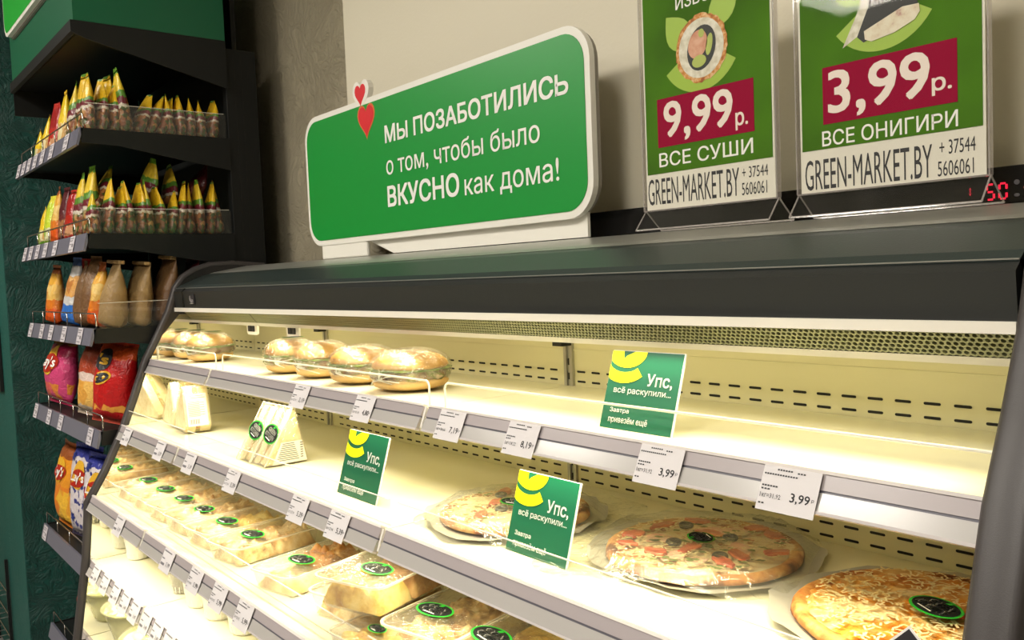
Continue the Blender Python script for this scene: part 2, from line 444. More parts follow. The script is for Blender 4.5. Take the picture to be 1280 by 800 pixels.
def fit_text(mb, body, x0, x1, z0, z1, y, bold=0.0, mi=0, res=3, frame=None):
    """text stretched into the box x0..x1, z0..z1 of the plane y, facing -y (frame maps (u,v)->point)"""
    key = (body, res)
    if key not in TC: TC[key] = text_mb(body, 0.0, res)
    vs, fs = TC[key]
    if not vs: return mb
    ax = min(v.x for v in vs); bx = max(v.x for v in vs); az = min(v.y for v in vs); bz = max(v.y for v in vs)
    if bold > 0:
        ez_ = bold * (z1 - z0) * 0.9
        eu_ = bold * 0.9 * (x1 - x0) * (bz - az) / max(bx - ax, 1e-6)
        for (ex, ez, q_) in ((-eu_, -ez_, 1), (eu_, -ez_, 2), (-eu_, ez_, 3), (eu_, ez_, 4)):
            out = []
            for v in vs:
                u = x0 + eu_ + (v.x - ax) / max(bx - ax, 1e-6) * (x1 - x0 - 2 * eu_) + ex; w2 = z0 + ez_ + (v.y - az) / max(bz - az, 1e-6) * (z1 - z0 - 2 * ez_) + ez
                if frame:
                    out.append(frame(u, w2))
                else:
                    out.append((u, y + 0.00004 * q_, w2))
            mb.add(out, fs, mi)
        return mb
    out = []
    for v in vs:
        u = x0 + (v.x - ax) / max(bx - ax, 1e-6) * (x1 - x0); q = z0 + (v.y - az) / max(bz - az, 1e-6) * (z1 - z0)
        out.append(frame(u, q) if frame else (u, y, q))
    return mb.add(out, fs, mi)

def ngon(mb, pts, y, mi=0, frame=None):
    return mb.add([frame(a, b) if frame else (a, y, b) for a, b in pts], [tuple(range(len(pts)))], mi)

def rrect(x0, x1, z0, z1, r, n=6):
    P_ = []
    for cx, cz, a0 in ((x1 - r, z1 - r, 0), (x0 + r, z1 - r, 90), (x0 + r, z0 + r, 180), (x1 - r, z0 + r, 270)):
        for i in range(n + 1):
            a = math.radians(a0 + 90 * i / n)
            P_.append((cx + r * math.cos(a), cz + r * math.sin(a)))
    return P_

def heart(cx, cz, s):
    P_ = []
    for i in range(28):
        t = 2 * PI * i / 28
        P_.append((cx + s * 16 * math.sin(t) ** 3 / 17, cz + s * (13 * math.cos(t) - 5 * math.cos(2 * t) - 2 * math.cos(3 * t) - math.cos(4 * t)) / 15))
    return P_

def arc_pts(cx, cz, ro, ri, a0, a1, n=12, sx=1.0):
    A = [math.radians(a0 + (a1 - a0) * i / n) for i in range(n + 1)]
    return [(cx + ro * math.cos(a) * sx, cz + ro * math.sin(a)) for a in A] + [(cx + ri * math.cos(a) * sx, cz + ri * math.sin(a)) for a in reversed(A)]

def leaf_pts(x0, z0, x1, z1, bulge, n=8):
    a = Vector((x0, z0)); b = Vector((x1, z1)); d = b - a; nrm = Vector((-d.y, d.x))
    P_ = []
    for i in range(n + 1):
        t = i / n; P_.append(a + d * t + nrm * bulge * math.sin(PI * t))
    for i in range(n - 1, 0, -1):
        t = i / n; P_.append(a + d * t - nrm * bulge * math.sin(PI * t))
    return [(p.x, p.y) for p in P_]

# ================================================================== ROOM
struct('floor', MB().box(-7, 3, -5, 1.6, -0.05, 0), M['floor'])
struct('ceiling', MB().box(-7, 3, -5, 1.6, 3.2, 3.25), M['ceil'])
struct('wall_back', MB().box(-4.1, 3, 1.22, 1.32, 0, 3.2), M['beige_plaster'])
struct('wall_left', MB().box(-3.95, -3.855, 0.602, 1.22, 0, 3.2), M['green_plaster'])
struct('wall_front_left', MB().box(-7, -3.86, 0.60, 0.70, 0, 3.2), M['green_plaster_lit'])
struct('wall_right', MB().box(2.9, 3, -5, 1.22, 0, 3.2), M['beige_plaster'])
struct('wall_rear', MB().box(-7, 3, -5.05, -5, 0, 3.2), M['beige_plaster'])
struct('wall_far_left', MB().box(-7.05, -7, -5, 0.7, 0, 3.2), M['beige_plaster'])
struct('wall_panel', MB().box(-2.085, 2.9, 1.158, 1.219, 1.705, 3.2), M['cream_wall'])
for i, (x, y, p) in enumerate(CEIL):
    t = thing('ceiling_light', 'square white ceiling light, ' + ('over the snack rack side of the aisle', 'above the middle of the display case aisle', 'above the right end of the aisle', 'further back at the left of the shop', 'further back at the right of the shop')[i], 'ceiling light', (x, y, 3.2), 0, 'ceiling lights over the aisle')
    fr = MB().box(-0.31, 0.31, -0.31, 0.31, -0.06, 0)
    obj('housing', fr, M['white_trim'], t, bevel=0.004)
    obj('diffuser', MB().box(-0.29, 0.29, -0.29, 0.29, -0.066, -0.0605), M['lens'], t)

# ================================================================== REFRIGERATED CASE
case = thing('display_case', 'long refrigerated display case with black curved canopy and lit cream shelves', 'refrigerator', (0, 0, 0))
SH = [  # front edge y, top z
    (0.742, 1.395), (0.655, 1.219), (0.568, 1.037), (0.556, 0.861), (0.53, 0.655)]
BACK_Y = 1.052
SECT = [(-2.543, -2.076), (-2.061, -1.138), (-1.124, -0.2995)]
bk = obj('back_panel', MB().box(CASE_L, CASE_R, BACK_Y, BACK_Y + 0.03, 0.5, 1.505), M['cream'], case)
obj('crease_strip', MB().box(CASE_L, CASE_R, BACK_Y - 0.0015, BACK_Y + 0.001, 1.458, 1.461), M['cream'], bk)
# slots: two rows above every shelf
for (yf, zs) in SH[:3]:
    s = MB()
    x = CASE_L + 0.02
    while x < CASE_R - 0.03:
        if all(abs(x + 0.01 - u) > 0.024 for u in (-2.068, -1.131)):
            for zz in (zs + 0.026, zs + 0.0085):
                pts = rrect(x, x + 0.021, zz - 0.0018, zz + 0.0018, 0.0017, 2)
                ngon(s, pts, BACK_Y - 0.0008)
        x += 0.0362
    o = obj('slot_row', s, M['black_slot'], bk); o['kind'] = 'stuff'
for u in (-2.068, -1.131):
    up = MB().box(u - 0.011, u - 0.004, BACK_Y - 0.006, BACK_Y, 0.55, 1.478)
    up.box(u + 0.004, u + 0.011, BACK_Y - 0.006, BACK_Y, 0.55, 1.478)
    up.box(u - 0.004, u + 0.004, BACK_Y - 0.002, BACK_Y, 0.55, 1.478)
    uo = obj('upright', up, M['steel'], case)
    hb = MB().box(u - 0.013, u + 0.011, BACK_Y - 0.03, BACK_Y - 0.0061, 1.468, 1.479)
    for k in range(34):
        z = 0.6 + k * 0.026
        if z < 1.45: hb.box(u - 0.0025, u + 0.0025, BACK_Y - 0.0035, BACK_Y - 0.002, z, z + 0.012)
    obj('upright_slots', hb, M['black_slot'], uo)

# lower body
obj('base_body', MB().prism_x([(0.50, 0.0), (0.45, 0.10), (0.44, 0.52), (0.455, 0.55), (1.10, 0.55), (1.10, 0.0)], CASE_L, CASE_R), M['canopy'], case)
obj('rear_wall', MB().box(CASE_L, CASE_R, BACK_Y + 0.03, 1.10, 0.55, 1.64), M['canopy'], case)

# canopy
can = obj('canopy', MB().prism_x([(0.822, 1.539), (0.817, 1.585), (0.829, 1.5945), (0.845, 1.5945), (0.98, 1.54), (0.98, 1.53), (0.84, 1.53)], CASE_L, CASE_R), M['canopy'], case)
obj('canopy_hood', MB().prism_x([(0.826, 1.5935), (0.838, 1.6035), (0.905, 1.6295), (0.925, 1.634), (1.00, 1.634), (1.00, 1.56), (0.86, 1.56)], CASE_L, CASE_R), M['canopy_green'], case)
obj('canopy_top', MB().prism_x([(0.925, 1.6345), (0.94, 1.639), (1.04, 1.6555), (1.16, 1.6575), (1.16, 1.62), (0.97, 1.62)], CASE_L, CASE_R), M['top_metal'], case)
obj('canopy_edge', MB().tube([(CASE_L, 0.8265, 1.5952), (CASE_R, 0.8265, 1.5952)], 0.0009, 6), M['top_metal'], can)
obj('canopy_trim', MB().prism_x([(0.817, 1.529), (0.817, 1.540), (0.826, 1.540), (0.845, 1.532), (0.845, 1.527)], CASE_L, CASE_R), M['white_trim'], case)
for xx in (-2.47,):
    obj('canopy_seam', MB().prism_x([(0.8162, 1.541), (0.8155, 1.586), (0.825, 1.5955), (0.83, 1.59), (0.83, 1.541)], xx, xx + 0.0025), M['black_slot'], can)
# small emblem of the case maker at the canopy's left
em = MB(); em.box(-2.41, -2.372, 0.8155, 0.818, 1.552, 1.578)
eo = obj('emblem_plate', em, M['ink'], can)
e2 = MB()
e2.tube([(-2.402, 0.8145, 1.574), (-2.404, 0.8145, 1.566), (-2.400, 0.8145, 1.559)], 0.0007, 5)
e2 = fit_text(e2, 'Lex', -2.398, -2.378, 1.556, 1.568, 0.8150)
e2.box(-2.404, -2.378, 0.8146, 0.8152, 1.5525, 1.5536)
obj('emblem_mark', e2, M['rail_lip'], eo)

# honeycomb air outlet
A0 = Vector((0.845, 1.5265)); A1 = Vector((0.8665, 1.4995))
hd = A1 - A0; hl = hd.length; hd.normalize(); hn = Vector((-hd.y, hd.x))
if hn.x > 0: hn = -hn            # outwards, towards the aisle and down
def hc(x, t, off):
    p = A0 + hd * t + hn * off
    return (x, p.x, p.y)
combback = MB()
combback.add([hc(CASE_L, -0.002, -0.004), hc(CASE_R, -0.002, -0.004), hc(CASE_R, hl, -0.004), hc(CASE_L, hl, -0.004)], [(0, 1, 2, 3)])
obj('outlet_back', combback, M['comb_back'], case)
hx = MB(); R6 = 0.0032; rows = 6; pz = hl / rows; px = 0.0068
ncol = int((CASE_R - CASE_L) / px)
for r in range(rows):
    for c in range(ncol):
        cx = CASE_L + px * (c + 0.5 + (0.5 if r % 2 else 0)); ct = pz * (r + 0.5)
        if cx > CASE_R - 0.003: continue
        ro = [(cx + px * 0.56 * math.cos(PI / 3 * k + PI / 6), ct + pz * 0.66 * math.sin(PI / 3 * k + PI / 6)) for k in range(6)]
        ri = [(cx + px * 0.40 * math.cos(PI / 3 * k + PI / 6), ct + pz * 0.46 * math.sin(PI / 3 * k + PI / 6)) for k in range(6)]
        vs = [hc(a, b, 0) for a, b in ro] + [hc(a, b, 0.0) for a, b in ri] + [hc(a, b, -0.0038) for a, b in ri]
        fs = [(k, (k + 1) % 6, 6 + (k + 1) % 6, 6 + k) for k in range(6)] + [(6 + k, 6 + (k + 1) % 6, 12 + (k + 1) % 6, 12 + k) for k in range(6)]
        hx.add(vs, fs)
o = obj('honeycomb_outlet', hx, M['comb'], case); o['kind'] = 'stuff'
obj('outlet_seam', MB().add([hc(-2.070, 0, 0.0006), hc(-2.067, 0, 0.0006), hc(-2.067, hl, 0.0006), hc(-2.070, hl, 0.0006)], [(0, 1, 2, 3)]), M['black_slot'], case)
obj('outlet_lip', MB().prism_x([(0.864, 1.4945), (0.864, 1.502), (0.874, 1.502), (0.874, 1.4945)], CASE_L, CASE_R), M['white_trim'], case)
obj('inner_ceiling', MB().prism_x([(0.874, 1.515), (0.874, 1.518), (1.053, 1.508), (1.053, 1.505)], CASE_L, CASE_R), M['cream'], case)
obj('canopy_light_tube', MB().tube([(CASE_L + 0.03, 0.90, 1.508), (CASE_R - 0.03, 0.90, 1.508)], 0.006, 10), M['tube'], case, smooth=True)

# shelves
def guard_wire(x0, x1, yf, z):
    h = 0.038; r = 0.010; y = yf + 0.022
    pts = [(x0, y, z)]
    for i in range(6): a = PI - i * PI / 10; pts.append((x0 + r + r * math.cos(a), y, z + h - r + r * math.sin(a)))
    for i in range(6): a = PI / 2 - i * PI / 10; pts.append((x1 - r + r * math.cos(a), y, z + h - r + r * math.sin(a)))
    pts.append((x1, y, z))
    return MB().tube(pts, 0.0017, 7)

for k, (yf, zs) in enumerate(SH):
    for si, (x0, x1) in enumerate(SECT):
        sh = obj('shelf', MB().prism_x([(yf + 0.004, zs), (yf + 0.004, zs - 0.014), (BACK_Y - 0.002, zs - 0.018), (BACK_Y - 0.002, zs)], x0 - (0.006 if si else 0), x1 + (0.006 if si < 2 else 0)), M['cream_shelf'], case)
        if k == 4:
            obj('price_rail', MB().prism_x([(yf, zs + 0.002), (yf - 0.018, zs - 0.036), (yf - 0.010, zs - 0.038), (yf + 0.008, zs)], x0, x1), M['rail'], sh)
            continue
        # price rail face slopes from (yf, zs+.004) to (yf-.018, zs-.034)
        def rp(t, off=0.0):
            return (yf - 0.018 * t - off * 0.90, zs + 0.004 - 0.038 * t + off * 0.43)
        rail = MB().prism_x([rp(0.07), rp(0.44), rp(0.44, -0.006), rp(0.07, -0.006)], x0, x1, 0)
        rail.prism_x([rp(0.44, -0.0015), rp(0.50, -0.0015), rp(0.50, -0.006), rp(0.44, -0.006)], x0, x1, 2)
        rail.prism_x([rp(0.50), rp(0.93, 0.001), rp(0.93, -0.006), rp(0.50, -0.006)], x0, x1, 3)
        rail.prism_x([rp(-0.02, 0.0005), rp(0.07, 0.002), rp(0.07, -0.008), rp(-0.02, -0.010)], x0, x1, 1)
        rail.prism_x([rp(0.93, 0.002), rp(1.0, 0.0015), rp(1.0, -0.006), rp(0.93, -0.006)], x0, x1, 1)
        obj('price_rail', rail, [M['rail'], M['rail_lip'], M['rail_dark'], M['rail_low']], sh)
        obj('shelf_light_tube', MB().tube([(x0 + 0.02, yf + 0.012, zs - 0.0215), (x1 - 0.02, yf + 0.012, zs - 0.0215)], 0.0055, 8), M['tube'], sh, smooth=True)
        if k == 0:
            g0 = x0 + (-0.03 if si == 0 else 0.012); g1 = x1 - (0.018 if si < 2 else -0.02)
            if si == 0: g0 = x0 + 0.004
            if si == 2: g1 = x1 + 0.012
            obj('wire_guard', guard_wire(g0, g1, yf, zs), M['wire_white'], sh, smooth=True)
        elif k in (1, 2):
            h = 0.040 if k == 1 else 0.034
            a0, a1 = x0 + 0.006, x1 - (0.006 if si < 2 else -0.002)
            gy = yf + (0.018 if k == 1 else 0.042)
            g = obj('acrylic_guard', MB().box(a0, a1, gy, gy + 0.0022, zs, zs + h), M['acrylic'], sh)
            obj('guard_edge', MB().box(a0, a1, gy - 0.0002, gy + 0.0024, zs + h, zs + h + 0.0012), M['acrylic_edge'], g)
    # bracket noses seen in the gaps between rails
    for u in (-2.068, -1.131):
        if k < 4:
            obj('bracket', MB().prism_x([(yf - 0.002, zs + 0.002), (yf - 0.014, zs - 0.030), (BACK_Y, zs - 0.05), (BACK_Y, zs - 0.0185), (yf + 0.02, zs - 0.0185)], u - 0.0025, u + 0.0025), M['white_trim'], case)
    if k < 4:
        area('shelf_tube_light', ((CASE_L + CASE_R) / 2, yf + 0.014, zs - 0.029), (CASE_R - CASE_L - 0.06, 0.012), (5.0, 4.3, 3.9, 3.2)[k], WARM, (math.radians(-14), 0, 0), 2.1)

# side panels: same curved profile on both ends
PROF = [(1.10, 1.655), (1.00, 1.664), (0.93, 1.661), (0.885, 1.648), (0.850, 1.627), (0.827, 1.598), (0.805, 1.533), (0.770, 1.464), (0.732, 1.396), (0.696, 1.300), (0.656, 1.200), (0.606, 1.10), (0.557, 1.02),
        (0.549, 0.93), (0.542, 0.864), (0.524, 0.755), (0.507, 0.651), (0.480, 0.55), (0.45, 0.47), (0.44, 0.10), (0.49, 0.0)]
def side_panel(x_in, x_out, mirror_side):
    t = 1 if x_out > x_in else -1
    prof = PROF + [(1.10, 0.0)]
    sp = obj('side_panel', MB().prism_x(prof, x_in, x_out), M['side_outer'], case)
    # rounded front frame following the profile
    fr = MB(); n = len(PROF)
    pts = [((x_in + x_out) / 2, y - 0.004, z) for y, z in PROF]
    vs = []; K = 10
    wd = abs(x_out - x_in) / 2 + 0.001
    for i, (y, z) in enumerate(PROF):
        a = Vector(PROF[max(i - 1, 0)]); b = Vector(PROF[min(i + 1, n - 1)]); d = (b - a).normalized()
        nr = Vector((d.y, -d.x))
        if nr.x > 0 and i > 3: nr = -nr
        if i <= 3 and nr.y < 0: nr = -nr
        for q in range(K + 1):
            an = PI * q / K
            off = 0.009 * math.sin(an) ** 0.7 if 0 < q < K else -0.004
            vs.append(((x_in + x_out) / 2 + wd * math.cos(an), y + nr.x * off, z + nr.y * off))
    fs = []
    for i in range(n - 1):
        for q in range(K):
            a = i * (K + 1) + q
            fs.append((a, a + 1, a + K + 2, a + K + 1))
    fr.add(vs, fs)
    obj('side_frame', fr, M['side_dark'], sp, smooth=True)
    inner = [(y + 0.010, z - (0.01 if z > 1.6 else 0)) for y, z in PROF if 0.6 < z < 1.535]
    inner = [(BACK_Y, 1.52), (0.80 + 0.03, 1.52)] + [q for q in inner if q[1] < 1.52] + [(BACK_Y, 0.6)]
    if mirror_side:
        obj('mirror_lining', MB().prism_x(inner, x_in, x_in + 0.0015), M['mirror'], sp)
    return sp
side_panel(CASE_L - 0.002, CASE_L - 0.027, True)
side_panel(CASE_R + 0.006, CASE_R + 0.046, False)

# ================================================================== SWITCH BOXES, CONTROLLER
for i, cx in enumerate((-2.133, -1.895)):
    t = thing('switch_box', ('small white box with two dark switches under the canopy, the left one', 'small white box with two dark switches under the canopy, the right one')[i], 'switch', (cx, 0.885, 1.484), 0, 'switch boxes under the canopy')
    obj('housing', MB().plate_y([(-0.034, 0.0105), (-0.030, -0.010), (-0.024, -0.014), (0.028, -0.014), (0.034, -0.010), (0.034, 0.0105)], -0.009, -0.004), M['white_trim'], t)
    for dx in (-0.011, 0.010):
        q = obj('switch', MB().box(dx - 0.009, dx + 0.009, -0.0115, -0.009, -0.006, 0.009), M['ink'], t, bevel=0.001)

ctl = thing('control_panel', 'black control strip with red digital temperature readout behind the poster stands', 'control panel', (0, 0, 1.658))
obj('housing', MB().box(-1.62, -0.10, 1.10, 1.156, 0, 0.045), M['black_plastic'], ctl, bevel=0.002)
dm = MB()
def seg_digit(mb, x, z, w_, h_, code, y=1.098):
    t = 0.0022
    S = {'a': (x + t, x + w_ - t, z + h_ - t, z + h_), 'g': (x + t, x + w_ - t, z + h_ / 2 - t / 2, z + h_ / 2 + t / 2), 'd': (x + t, x + w_ - t, z, z + t),
         'f': (x, x + t, z + h_ / 2 + t, z + h_ - t), 'b': (x + w_ - t, x + w_, z + h_ / 2 + t, z + h_ - t), 'e': (x, x + t, z + t, z + h_ / 2 - t), 'c': (x + w_ - t, x + w_, z + t, z + h_ / 2 - t)}
    for c in code:
        a, b, d, e = S[c]; mb.box(a, b, y, y + 0.001, d, e)
seg_digit(dm, -0.442, 0.006, 0.010, 0.020, 'afgcd')
seg_digit(dm, -0.428, 0.006, 0.010, 0.020, 'abfecd')
seg_digit(dm, -0.462, 0.014, 0.004, 0.009, 'abcdefg')
obj('readout', dm, M['led'], ctl)
ic = MB()
ic.lathe([(0.002, 0), (0.0028, 0), (0.0028, 0.0004)], 12)
ic2 = MB()
ic2.plate_y([(0.003 * math.cos(a * PI / 6) - 0.408, 0.025 + 0.003 * math.sin(a * PI / 6)) for a in range(12)], 1.0985, 1.0995)
ic2.plate_y([(0.003 * math.cos(a * PI / 6) - 0.408, 0.010 + 0.002 * math.sin(a * PI / 6)) for a in range(12)], 1.0985, 1.0995)
obj('button', ic2, M['ink_grey'], ctl)
ic3 = MB().plate_y([(0.006 * math.cos(a * PI / 6) - 0.395, 0.018 + 0.003 * math.sin(a * PI / 6)) for a in range(12)], 1.0985, 1.0995)
obj('button', ic3, M['led_dim'], ctl)

# ================================================================== BIG GREEN SIGN
sg = thing('shelf_sign', 'large green sign with white lettering and red hearts standing on the case', 'sign', (0, 1.03, 0))
outer = rrect(-2.090, -1.034, 1.690, 2.018, 0.062, 8)
mbs = MB().plate_y(outer, 0.0, 0.012, 0)
board = obj('sign_board', mbs, [M['sign_white']], sg)
obj('sign_backing', MB().plate_y(rrect(-2.084, -1.036, 1.694, 2.014, 0.06, 8), 0.0121, 0.022), M['sign_edge'], sg)
obj('green_face', MB().plate_y(rrect(-2.078, -1.047, 1.703, 2.005, 0.052, 8), -0.0012, -0.0002), M['sign_green'], board)
hb = MB(); hb.plate_y(heart(-1.790, 2.031, 0.040), -0.0007, 0.0123)
obj('heart_cutout', hb, M['sign_white'], board)
obj('red_heart', MB().plate_y(heart(-1.792, 2.033, 0.026), -0.0016, -0.0006), M['heart'], board)
obj('red_heart', MB().plate_y(heart(-1.768, 1.971, 0.037), -0.0028, -0.0020), M['heart'], board)
obj('heart_outline', MB().plate_y(heart(-1.768, 1.971, 0.042), -0.0019, -0.0013), M['heart_edge'], board)
def text_line(parent, mt, body, x0, x1, z0, z1, y, bold=0.0, frame=None, name='lettering'):
    return obj(name, fit_text(MB(), body, x0, x1, z0, z1, y, bold, frame=frame), mt, parent)
text_line(board, M['text_white'], 'МЫ ПОЗАБОТИЛИСЬ', -1.689, -1.085, 1.903, 1.943, -0.0022, 0.03)
text_line(board, M['text_white'], 'о том, чтобы было', -1.689, -1.163, 1.826, 1.874, -0.0022, 0.005)
text_line(board, M['text_white'], 'ВКУСНО', -1.689, -1.413, 1.760, 1.808, -0.0022, 0.03)
text_line(board, M['text_white'], 'как дома!', -1.395, -1.116, 1.750, 1.799, -0.0022, 0.005)

obj('support_board', MB().plate_y([(-1.80, 1.689), (-1.70, 1.6575), (-1.066, 1.6575), (-1.066, 1.70), (-1.8, 1.70)], 0.014, 0.0205), M['sign_white'], sg)
obj('support_foot', MB().box(-2.03, -1.80, 0.002, 0.012, 1.655, 1.693), M['sign_white'], sg, bevel=0.004)

# ================================================================== POSTERS
def poster(name_label, x0, x1, ztop):
    t = thing('poster_stand', name_label, 'poster', ((x0 + x1) / 2, 1.0, 1.654))
    cx = (x0 + x1) / 2
    f = lambda x, z: (x - cx, z - 1.654)
    W = (x1 - x0) / 2; H = ztop - 1.654; zb = 0.032
    ac = MB().box(-W - 0.004, W + 0.004, -0.004, -0.0015, zb, H)
    ac.box(-W - 0.004, W + 0.004, 0.0015, 0.004, zb, H)
    holder = obj('acrylic_sleeve', ac, M['stand_acrylic'], t)
    ed = MB()
    for s in (-1, 1): ed.box(s * (W + 0.004) - 0.0008, s * (W + 0.004) + 0.0008, -0.0045, 0.0045, zb, H)
    ed.box(-W - 0.004, W + 0.004, -0.0045, 0.0045, zb - 0.0012, zb + 0.0004)
    obj('sleeve_edge', ed, M['sheet_edge'], holder)
    ft = MB()
    for y1 in (-0.024, 0.034):
        ft.prism_x([(0.0, zb), (y1, 0.003), (y1 + 0.002, 0.0015), (0.002, zb - 0.002)], -W - 0.004, W + 0.004)
    foot = obj('acrylic_foot', ft, M['stand_acrylic'], t)
    fe = MB()
    for s in (-1, 1):
        for y1 in (-0.024, 0.034):
            fe.tube([(s * (W + 0.004), 0, zb), (s * (W + 0.004), y1, 0.003)], 0.0011, 5)
    for y1 in (-0.024, 0.034): fe.tube([(-W - 0.004, y1, 0.0028), (W + 0.004, y1, 0.0028)], 0.0013, 5)
    obj('foot_edge', fe, M['sheet_edge'], foot)
    sheet = obj('printed_sheet', MB().box(-W, W, -0.001, 0.001, zb + 0.001, H - 0.003), M['paper_cream'], t)
    return t, sheet, cx, f, H

def poster_common(sheet, f, cx, x0, x1, zt, price, pbox, pr, plet, word, wbox, gm, n1, n2, redbox):
    Z = lambda z: z - 1.654
    g = MB().box(x0 - cx + 0.003, x1 - cx - 0.003, -0.0016, -0.0011, Z(1.740), Z(zt))
    obj('green_print', g, M['poster_green'], sheet)
    r = MB().box(redbox[0] - cx, redbox[1] - cx, -0.0021, -0.0017, Z(redbox[2]), Z(redbox[3]))
    obj('crimson_print', r, M['crimson'], sheet)
    tx = MB()
    fit_text(tx, price, pbox[0] - cx, pbox[1] - cx, Z(pbox[2]), Z(pbox[3]), -0.0023, 0.02)
    fit_text(tx, plet, pr[0] - cx, pr[1] - cx, Z(pr[2]), Z(pr[3]), -0.0023, 0.02)
    obj('price_lettering', tx, M['price_pink'], sheet)
    tx = MB()
    fit_text(tx, word, wbox[0] - cx, wbox[1] - cx, Z(wbox[2]), Z(wbox[3]), -0.0019, 0.01)
    obj('lettering', tx, M['text_white'], sheet)
    text_line(sheet, M['ink'], 'GREEN-MARKET.BY', gm[0] - cx, gm[1] - cx, Z(gm[2]), Z(gm[3]), -0.0013, name='address_lettering')
    text_line(sheet, M['ink'], '+ 37544', n1[0] - cx, n1[1] - cx, Z(n1[2]), Z(n1[3]), -0.0013, name='phone_lettering')
    text_line(sheet, M['ink'], '5606061', n2[0] - cx, n2[1] - cx, Z(n2[2]), Z(n2[3]), -0.0013, name='phone_lettering')

t1, s1, cx1, f1, H1 = poster('green sushi price poster in a clear stand, left of the two posters', -0.889, -0.664, 2.03)
poster_common(s1, f1, cx1, -0.889, -0.664, 2.025, '9,99', (-0.851, -0.728, 1.783, 1.843), (-0.724, -0.704, 1.783, 1.807), 'р.', 'ВСЕ СУШИ', (-0.862, -0.697, 1.749, 1.770), (-0.886, -0.721, 1.694, 1.733), (-0.716, -0.675, 1.717, 1.732), (-0.717, -0.677, 1.694, 1.711), (-0.863, -0.694, 1.778, 1.849))
Zs = lambda z: z - 1.654
lf = MB()
ngon(lf, [(x - cx1, Zs(z)) for x, z in leaf_pts(-0.841, 1.964, -0.796, 1.905, 0.30)], -0.0020)
ngon(lf, [(x - cx1, Zs(z)) for x, z in leaf_pts(-0.718, 1.985, -0.765, 1.925, 0.28)], -0.0020)
ngon(lf, [(x - cx1, Zs(z)) for x, z in arc_pts(-0.782, 1.919, 0.072, 0.040, 212, 328, 14)], -0.0020)
obj('leaf_print', lf, M['leaf'], s1)
circ = lambda cx, cz, rx, rz, rot=0, n=26: [(cx + rx * math.cos(2 * PI * i / n) * math.cos(rot) - rz * math.sin(2 * PI * i / n) * math.sin(rot), cz + rx * math.cos(2 * PI * i / n) * math.sin(rot) + rz * math.sin(2 * PI * i / n) * math.cos(rot)) for i in range(n)]
ccx, ccz = -0.779 - cx1, Zs(1.907)
random.seed(3)
rough_c = [(x + random.uniform(-.0014, .0014), z + random.uniform(-.0014, .0014)) for x, z in circ(ccx, ccz, 0.0455, 0.0475, 0, 60)]
obj('crumb_print', ngon(MB(), rough_c, -0.0024), M['panko'], s1)
obj('rice_print', ngon(MB(), circ(ccx, ccz, 0.0395, 0.0415), -0.0027), M['rice'], s1)
obj('seaweed_print', ngon(MB(), circ(ccx + 0.001, ccz, 0.0245, 0.0315, -0.30), -0.0030), M['nori'], s1)
sa = MB(); ngon(sa, circ(ccx - 0.005, ccz + 0.006, 0.0165, 0.0200, -0.4), -0.0033)
obj('salmon_print', sa, M['salmon'], s1)
av = MB(); ngon(av, circ(ccx - 0.003, ccz - 0.018, 0.0125, 0.0085, 0.1), -0.0035)
ngon(av, circ(ccx + 0.015, ccz + 0.002, 0.0055, 0.015, -0.2), -0.0033); ngon(av, circ(ccx + 0.002, ccz + 0.020, 0.005, 0.006), -0.0036)
obj('avocado_print', av, M['avocado'], s1)
o = obj('top_lettering', fit_text(MB(), 'ИЗВО', -0.823 - cx1, -0.762 - cx1, Zs(1.970), Zs(1.988), -0.0019, 0.01), M['text_white'], s1)

t2, s2, cx2, f2, H2 = poster('green rice triangle price poster in a clear stand, right of the two posters', -0.626, -0.401, 1.99)
poster_common(s2, f2, cx2, -0.626, -0.401, 1.985, '3,99', (-0.586, -0.460, 1.774, 1.834), (-0.458, -0.436, 1.781, 1.801), 'р.', 'ВСЕ ОНИГИРИ', (-0.595, -0.430, 1.743, 1.762), (-0.620, -0.459, 1.690, 1.728), (-0.451, -0.412, 1.714, 1.730), (-0.453, -0.414, 1.690, 1.707), (-0.593, -0.430, 1.770, 1.840))
lf = MB()
ngon(lf, [(x - cx2, Zs(z)) for x, z in arc_pts(-0.516, 1.915, 0.070, 0.038, 215, 328, 14)], -0.0020)
ngon(lf, [(x - cx2, Zs(z)) for x, z in leaf_pts(-0.580, 1.945, -0.53, 1.905, 0.30)], -0.0020)
obj('leaf_print', lf, M['leaf'], s2)
og = MB(); ngon(og, [(x - cx2, Zs(z)) for x, z in [(-0.565, 1.858), (-0.545, 1.868), (-0.527, 1.905), (-0.520, 1.95), (-0.532, 1.95), (-0.543, 1.90)]], -0.0024)
obj('wrapper_print', og, M['rice'], s2)
og = MB(); ngon(og, [(x - cx2, Zs(z)) for x, z in [(-0.546, 1.867), (-0.538, 1.859), (-0.472, 1.879), (-0.472, 1.888), (-0.481, 1.925), (-0.498, 1.95), (-0.525, 1.95), (-0.531, 1.90)]], -0.0026)
obj('seaweed_print', og, M['nori'], s2)
og = MB(); ngon(og, [(x - cx2, Zs(z)) for x, z in [(-0.537, 1.872), (-0.536, 1.862), (-0.528, 1.858), (-0.500, 1.862), (-0.476, 1.871), (-0.470, 1.879), (-0.471, 1.888), (-0.49, 1.889), (-0.515, 1.880)]], -0.0029)
obj('rice_print', og, M['rice_pink'], s2)
obj('pack_lettering', fit_text(MB(), 'KITCHEN', -0.527 - cx2, -0.487 - cx2, Zs(1.899), Zs(1.909), -0.0029), M['text_white'], s2)

